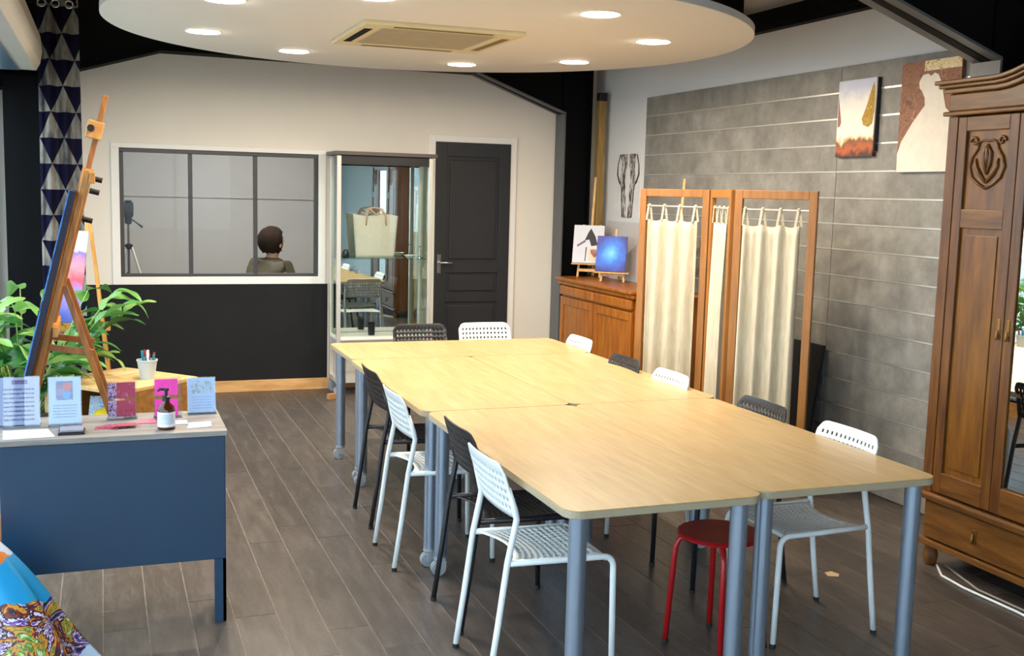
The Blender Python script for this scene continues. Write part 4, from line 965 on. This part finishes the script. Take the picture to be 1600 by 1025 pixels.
for ya, yb in ((wc+.02, wy1-.03), (wy0+.03, wc-.02)):
    dwr = WB('drawer', (wdx+.002, ya, .14), (wdx+.0295, yb, .318), 'oak_h', .005)
    ym = (ya+yb)/2
    hp = WB('handle_plate', (wdx-.002, ym-.012, .20), (wdx+.0019, ym+.012, .262), 'brass', .002, par=dwr)
    o = obj('drop_pull', MB().lathe([(.004, .196), (.009, .206), (.007, .225), (.004, .245)], (wdx-.012, ym, 0), 12), 'brass', dwr, smooth=True); o.location = tuple(-wdr.location)
WB('drawer_divider', (wdx+.0, wc-.018, .133), (wdx+.0295, wc+.018, .3245), 'oak', .003)
XD = wdx-.002
def wdoor(ya, yb, carved, mirror):
    st_ = .052
    dn = 'door'
    d_ = WB(dn, (wdx+.012, ya, .37), (wdx+.0295, yb, 2.115), 'oak_panel', .002)
    def f(nm, a, b, mat='oak', x0=XD, x1=wdx+.0118, bev=.004): return WB(nm, (x0, a[0], a[1]), (x1, b[0], b[1]), mat, bev, par=d_)
    f('stile', (ya, .37), (ya+st_, 2.115)); f('stile', (yb-st_, .37), (yb, 2.115))
    if mirror:
        f('rail', (ya+st_, 2.0), (yb-st_, 2.115), 'oak_h'); f('rail', (ya+st_, .37), (yb-st_, .49), 'oak_h')
        f('mirror_glass', (ya+st_+.008, .498), (yb-st_-.008, 1.992), 'mirror', wdx+.006, wdx+.0118, 0)
    else:
        f('rail', (ya+st_, 2.05), (yb-st_, 2.115), 'oak_h'); f('rail', (ya+st_, 1.615), (yb-st_, 1.70), 'oak_h'); f('rail', (ya+st_, .37), (yb-st_, .47), 'oak_h')
        f('field', (ya+st_+.03, .50), (yb-st_-.03, 1.585), 'oak_panel', wdx+.006, wdx+.0118, .006)
        for (a, b) in (((ya+st_, 1.70), 1), ((ya+st_, 2.05), -1), ((ya+st_, 1.615), -1)):
            pass
    if carved:
        cy, cz = (ya+yb)/2, 1.915
        def tb_(nm, pts, r):
            o = obj(nm, MB().tube([(wdx+.008, cy-p[0]*1.2, cz+p[1]*1.2) for p in pts], r, 8), 'oak', d_, smooth='all'); o.location = tuple(-wdr.location)
        for s in (-1, 1):
            sp_ = [(s*(.066+.02*(1-q/14)*math.cos(q*.55)), .072+.02*(1-q/14)*math.sin(q*.55)) for q in range(13)]
            tb_('carved_scroll', sp_, .006)
            tb_('carved_curve', [(s*.045, .07), (s*.05, .045), (s*.075, .015), (s*.085, -.02), (s*.07, -.06), (s*.035, -.085), (0, -.1)], .007)
            tb_('carved_leaf', [(0, -.08), (s*.03, -.05), (s*.05, -.02), (s*.055, .01)], [.005, .011, .009, .003])
            tb_('carved_leaf', [(0, -.05), (s*.014, -.01), (s*.018, .03), (0, .062)], [.004, .009, .008, .003])
        tb_('carved_bud', [(0, -.02), (0, .01), (0, .045), (0, .06)], [.004, .012, .010, .003])
        tb_('carved_curve', [(-.05, .068), (-.025, .076), (0, .073), (.025, .076), (.05, .068)], .005)
    return d_
ydl = wy1-.072
d1 = wdoor(3.652, ydl, True, False); d2 = wdoor(3.112, 3.648, False, True); d3 = wdoor(wy0+.062, 3.108, True, False)
for y_, dd in ((3.676, d1), (3.622, d2), (3.084, d3)):
    es = WB('key_plate', (XD-.003, y_-.008, 1.16), (XD-.0001, y_+.008, 1.23), 'brass', .002, par=dd)
    if dd is not d3:
        o = obj('key_drop', MB().lathe([(.003, 1.135), (.007, 1.145), (.005, 1.165), (.003, 1.18)], (XD-.01, y_, 0), 10), 'brass', dd, smooth=True); o.location = tuple(-wdr.location)
# cornice with raised centre
def cor(nm, zlo, zhi, out, rise):
    n = 12; top = []
    for i in range(n+1):
        s = i/n; y_ = .40-.80*s; q = abs(y_)/.40; top.append((wc+y_, zhi+rise*(.5+.5*math.cos(PI*min(1, q*1.0)))))
    lowr = [(wc-.46, zlo), (wc+.46, zlo)]
    poly = [(wy1+out, zlo), (wy1+out, zhi)] + top + [(wy0-out, zhi), (wy0-out, zlo)]
    return obj(nm, MB().prism(poly, (wdx-out, 0, 0), (0, 1, 0), (0, 0, 1), (XB-wdx+out, 0, 0)), 'oak_h', wdr, world=True, bevel=.006)
WB('frieze_moulding', (wdx-.018, wy0-.018, 2.122), (XB, wy1+.018, 2.142), 'oak_h', .006)
cor('frieze', 2.1425, 2.222, .0, .085)
def crown(nm, z0, z1, out):
    n = 14; lo_, hi_ = [], []
    for i in range(n+1):
        y_ = .40-.80*i/n; r_ = .085*(.5+.5*math.cos(PI*abs(y_)/.40)); lo_.append((wc+y_, z0+r_)); hi_.append((wc+y_, z1+r_))
    poly = [(wy1+out, z0), (wy1+out, z1)] + hi_ + [(wy0-out, z1), (wy0-out, z0)] + lo_[::-1]
    obj(nm, MB().prism(poly, (wdx-out, 0, 0), (0, 1, 0), (0, 0, 1), (XB-wdx+out, 0, 0)), 'oak_h', wdr, world=True, bevel=.005)
crown('crown_moulding', 2.223, 2.245, .02); crown('crown_moulding', 2.2455, 2.262, .036); crown('crown_moulding', 2.2625, 2.282, .05)
# cables and a flat white strip below the wardrobe
o = obj('white_cable', MB().tube([(3.70, 3.98, .008), (3.62, 3.86, .007), (3.60, 3.70, .007), (3.61, 3.40, .007), (3.58, 3.0, .007), (3.60, 2.7, .007)], .006, 8), 'chair_white', smooth='all'); tag(o, 'white cable running along the floor below the wardrobe', 'cable')
o = obj('grey_cable', MB().tube([(3.74, 3.97, .008), (3.70, 3.84, .007), (3.645, 3.66, .007), (3.65, 3.3, .007), (3.62, 2.95, .007), (3.66, 2.7, .007)], .006, 8), plain('grey_cable_sheath', '#8a8a88', .5), smooth='all'); tag(o, 'grey cable lying just behind the white one under the wardrobe', 'cable')
o = flat('paper_scrap', 'pale paper scrap on the floor beside the near right chair', 'paper', [(3.105, 4.02), (3.15, 4.0), (3.175, 4.03), (3.16, 4.07), (3.12, 4.065)], .0012, .001, plain('tan_scrap', '#c9ad86', .7))

# ------------------------------------------------------------------ adjoining room: person and camera tripod
def skin(name, joints, edges, mat, parent, sub=2):
    me = bpy.data.meshes.new(name); me.from_pydata([j[0] for j in joints], edges, [])
    o = bpy.data.objects.new(name, me); COL.objects.link(o); o.parent = parent; me.materials.append(M[mat])
    m = o.modifiers.new('skin', 'SKIN'); m.use_smooth_shade = True
    me.skin_vertices.new() if not me.skin_vertices else None
    for i, j in enumerate(joints):
        r = j[1]; me.skin_vertices[0].data[i].radius = r if isinstance(r, tuple) else (r, r)
    me.skin_vertices[0].data[0].use_root = True
    s = o.modifiers.new('sub', 'SUBSURF'); s.levels = sub; s.render_levels = sub
    return o
pr = thing('person', 'seated person in an olive jacket seen through the interior window', 'person', (1.44, 10.25, 0), math.radians(30)); pr.scale = (1.07, 1.12, 1.01)
# local +x is where the person faces
body = [((0, 0, .52), .11), ((.0, 0, .70), .115), ((.02, 0, .90), .125), ((.02, 0, .99), .085), ((.025, 0, 1.06), .052), ((.035, 0, 1.11), .055), ((.05, 0, 1.17), .082), ((.045, 0, 1.235), .092), ((.04, 0, 1.275), .06),
        ((.0, .19, .95), .055), ((.06, .24, .72), .045), ((.24, .16, .64), .035), ((.33, .12, .64), .03), ((.0, -.19, .95), .055), ((.06, -.24, .72), .045), ((.24, -.16, .64), .035), ((.33, -.12, .64), .03),
        ((.0, .10, .52), .085), ((.40, .12, .50), .065), ((.42, .12, .10), .045), ((.0, -.10, .52), .085), ((.40, -.12, .50), .065), ((.42, -.12, .10), .045), ((.52, .12, .05), .035), ((.52, -.12, .05), .035)]
be = [(0, 1), (1, 2), (2, 3), (3, 4), (4, 5), (5, 6), (6, 7), (7, 8), (2, 9), (9, 10), (10, 11), (11, 12), (2, 13), (13, 14), (14, 15), (15, 16), (0, 17), (17, 18), (18, 19), (0, 20), (20, 21), (21, 22), (19, 23), (22, 24)]
skin('body', body, be, 'skin', pr)
jk = [((0, 0, .56), .15), ((.0, 0, .72), .155), ((.01, 0, .88), .16), ((.02, 0, 1.0), .13), ((.02, 0, 1.075), .085), ((.0, .20, .985), .085), ((.06, .255, .72), .064), ((.22, .17, .645), .05), ((.0, -.20, .985), .085), ((.06, -.255, .72), .064), ((.22, -.17, .645), .05), ((-.085, 0, .955), .115)]
skin('jacket', jk, [(2, 11), (0, 1), (1, 2), (2, 3), (3, 4), (2, 5), (5, 6), (6, 7), (2, 8), (8, 9), (9, 10)], 'jacket', pr)
tr_ = [((0, 0, .53), .13), ((.02, .11, .52), .10), ((.40, .12, .50), .08), ((.42, .12, .12), .062), ((.02, -.11, .52), .10), ((.40, -.12, .50), .08), ((.42, -.12, .12), .062)]
skin('trousers', tr_, [(0, 1), (1, 2), (2, 3), (0, 4), (4, 5), (5, 6)], 'trousers', pr)
hmb = MB()
def hair(i, j):
    a = 2*PI*i/28; v_ = j/14; th = v_*PI*.80
    r = .112+.006*math.sin(a*9+v_*8)
    front = max(0, math.cos(a)); x_ = r*1.08*math.sin(th)*math.cos(a)*(1-.10*front); y_ = r*.95*math.sin(th)*math.sin(a); z_ = r*1.15*math.cos(th)
    if front > .35 and th > 1.0: x_ *= .62; z_ = max(z_, .045)
    return (.035+x_-.012, y_, 1.215+z_)
obj('hair', hmb.grid(hair, 28, 14), 'hair', pr, smooth='all', solid=.01)
obj('nose', MB().tube([(.118, 0, 1.215), (.134, 0, 1.178), (.118, 0, 1.168)], [.007, .013, .009], 8), 'skin', pr, smooth='all')
for s in (-1, 1):
    obj('eye', MB().lathe([(.002, -.010), (.009, -.005), (.010, .004), (.002, .010)], (.110, s*.033, 1.205), 10), 'chair_white', pr, smooth=True)
    obj('ear', MB().lathe([(.004, -.028), (.014, -.012), (.016, .010), (.005, .028)], (.035, s*.098, 1.185), 10, sx=1, sy=.5), 'skin', pr, smooth=True)
obj('mouth', MB().tube([(.118, -.022, 1.125), (.128, 0, 1.123), (.118, .022, 1.125)], .005, 8), plain('lips', '#a35f55', .5), pr, smooth='all')
st_ = thing('round_stool', 'plain stool the seated person sits on', 'stool', (1.44, 10.25, 0))
obj('seat', MB().lathe([(.16, .385), (.17, .39), (.17, .405), (.16, .41)], seg=24), 'birch_edge', st_, smooth=True)
for k_ in range(4):
    a = PI/4+k_*PI/2; obj('leg', MB().tube([(.15*math.cos(a), .15*math.sin(a), 0), (.11*math.cos(a), .11*math.sin(a), .385)], .012, 8), 'grey_steel', st_, smooth=True)
tp = thing('camera_tripod', 'black camera on a tripod at the left edge of the interior window', 'tripod', (.21, 10.4, 0))
obj('camera_body', MB().box((-.065, -.04, 1.455), (.045, .04, 1.555)).box((-.03, -.03, 1.5555), (.03, .03, 1.575)), 'phone', tp, bevel=.005)
obj('camera_lens', MB().tube([(-.01, -.041, 1.50), (-.01, -.11, 1.50)], .034, 18), 'phone', tp, smooth=True)
obj('pan_head', MB().lathe([(.02, 1.36), (.032, 1.37), (.032, 1.42), (.045, 1.43), (.045, 1.454)], seg=16), 'phone', tp, smooth=True)
obj('pan_handle', MB().tube([(.02, 0, 1.41), (.075, -.02, 1.37), (.12, -.035, 1.335)], [.006, .006, .011], 8), 'phone', tp, smooth=True)
obj('centre_column', MB().tube([(0, 0, .80), (0, 0, 1.37)], .010, 10), 'grey_steel', tp, smooth=True)
obj('collar', MB().lathe([(.02, 1.135), (.036, 1.145), (.036, 1.175), (.02, 1.185)], seg=16), 'phone', tp, smooth=True)
for k_ in range(3):
    a = -.5+k_*2*PI/3; dx, dy = math.cos(a), math.sin(a)
    lg = obj('leg', MB().tube([(.03*dx, .03*dy, 1.155), (.21*dx, .21*dy, .60), (.40*dx, .40*dy, .012)], [.011, .010, .007], 8), 'alu', tp, smooth=True)
    obj('leg_clip', MB().lathe([(.015, -.02), (.018, -.01), (.018, .01), (.015, .02)], (.115*dx, .115*dy, .90), 12), 'phone', lg, smooth=True)
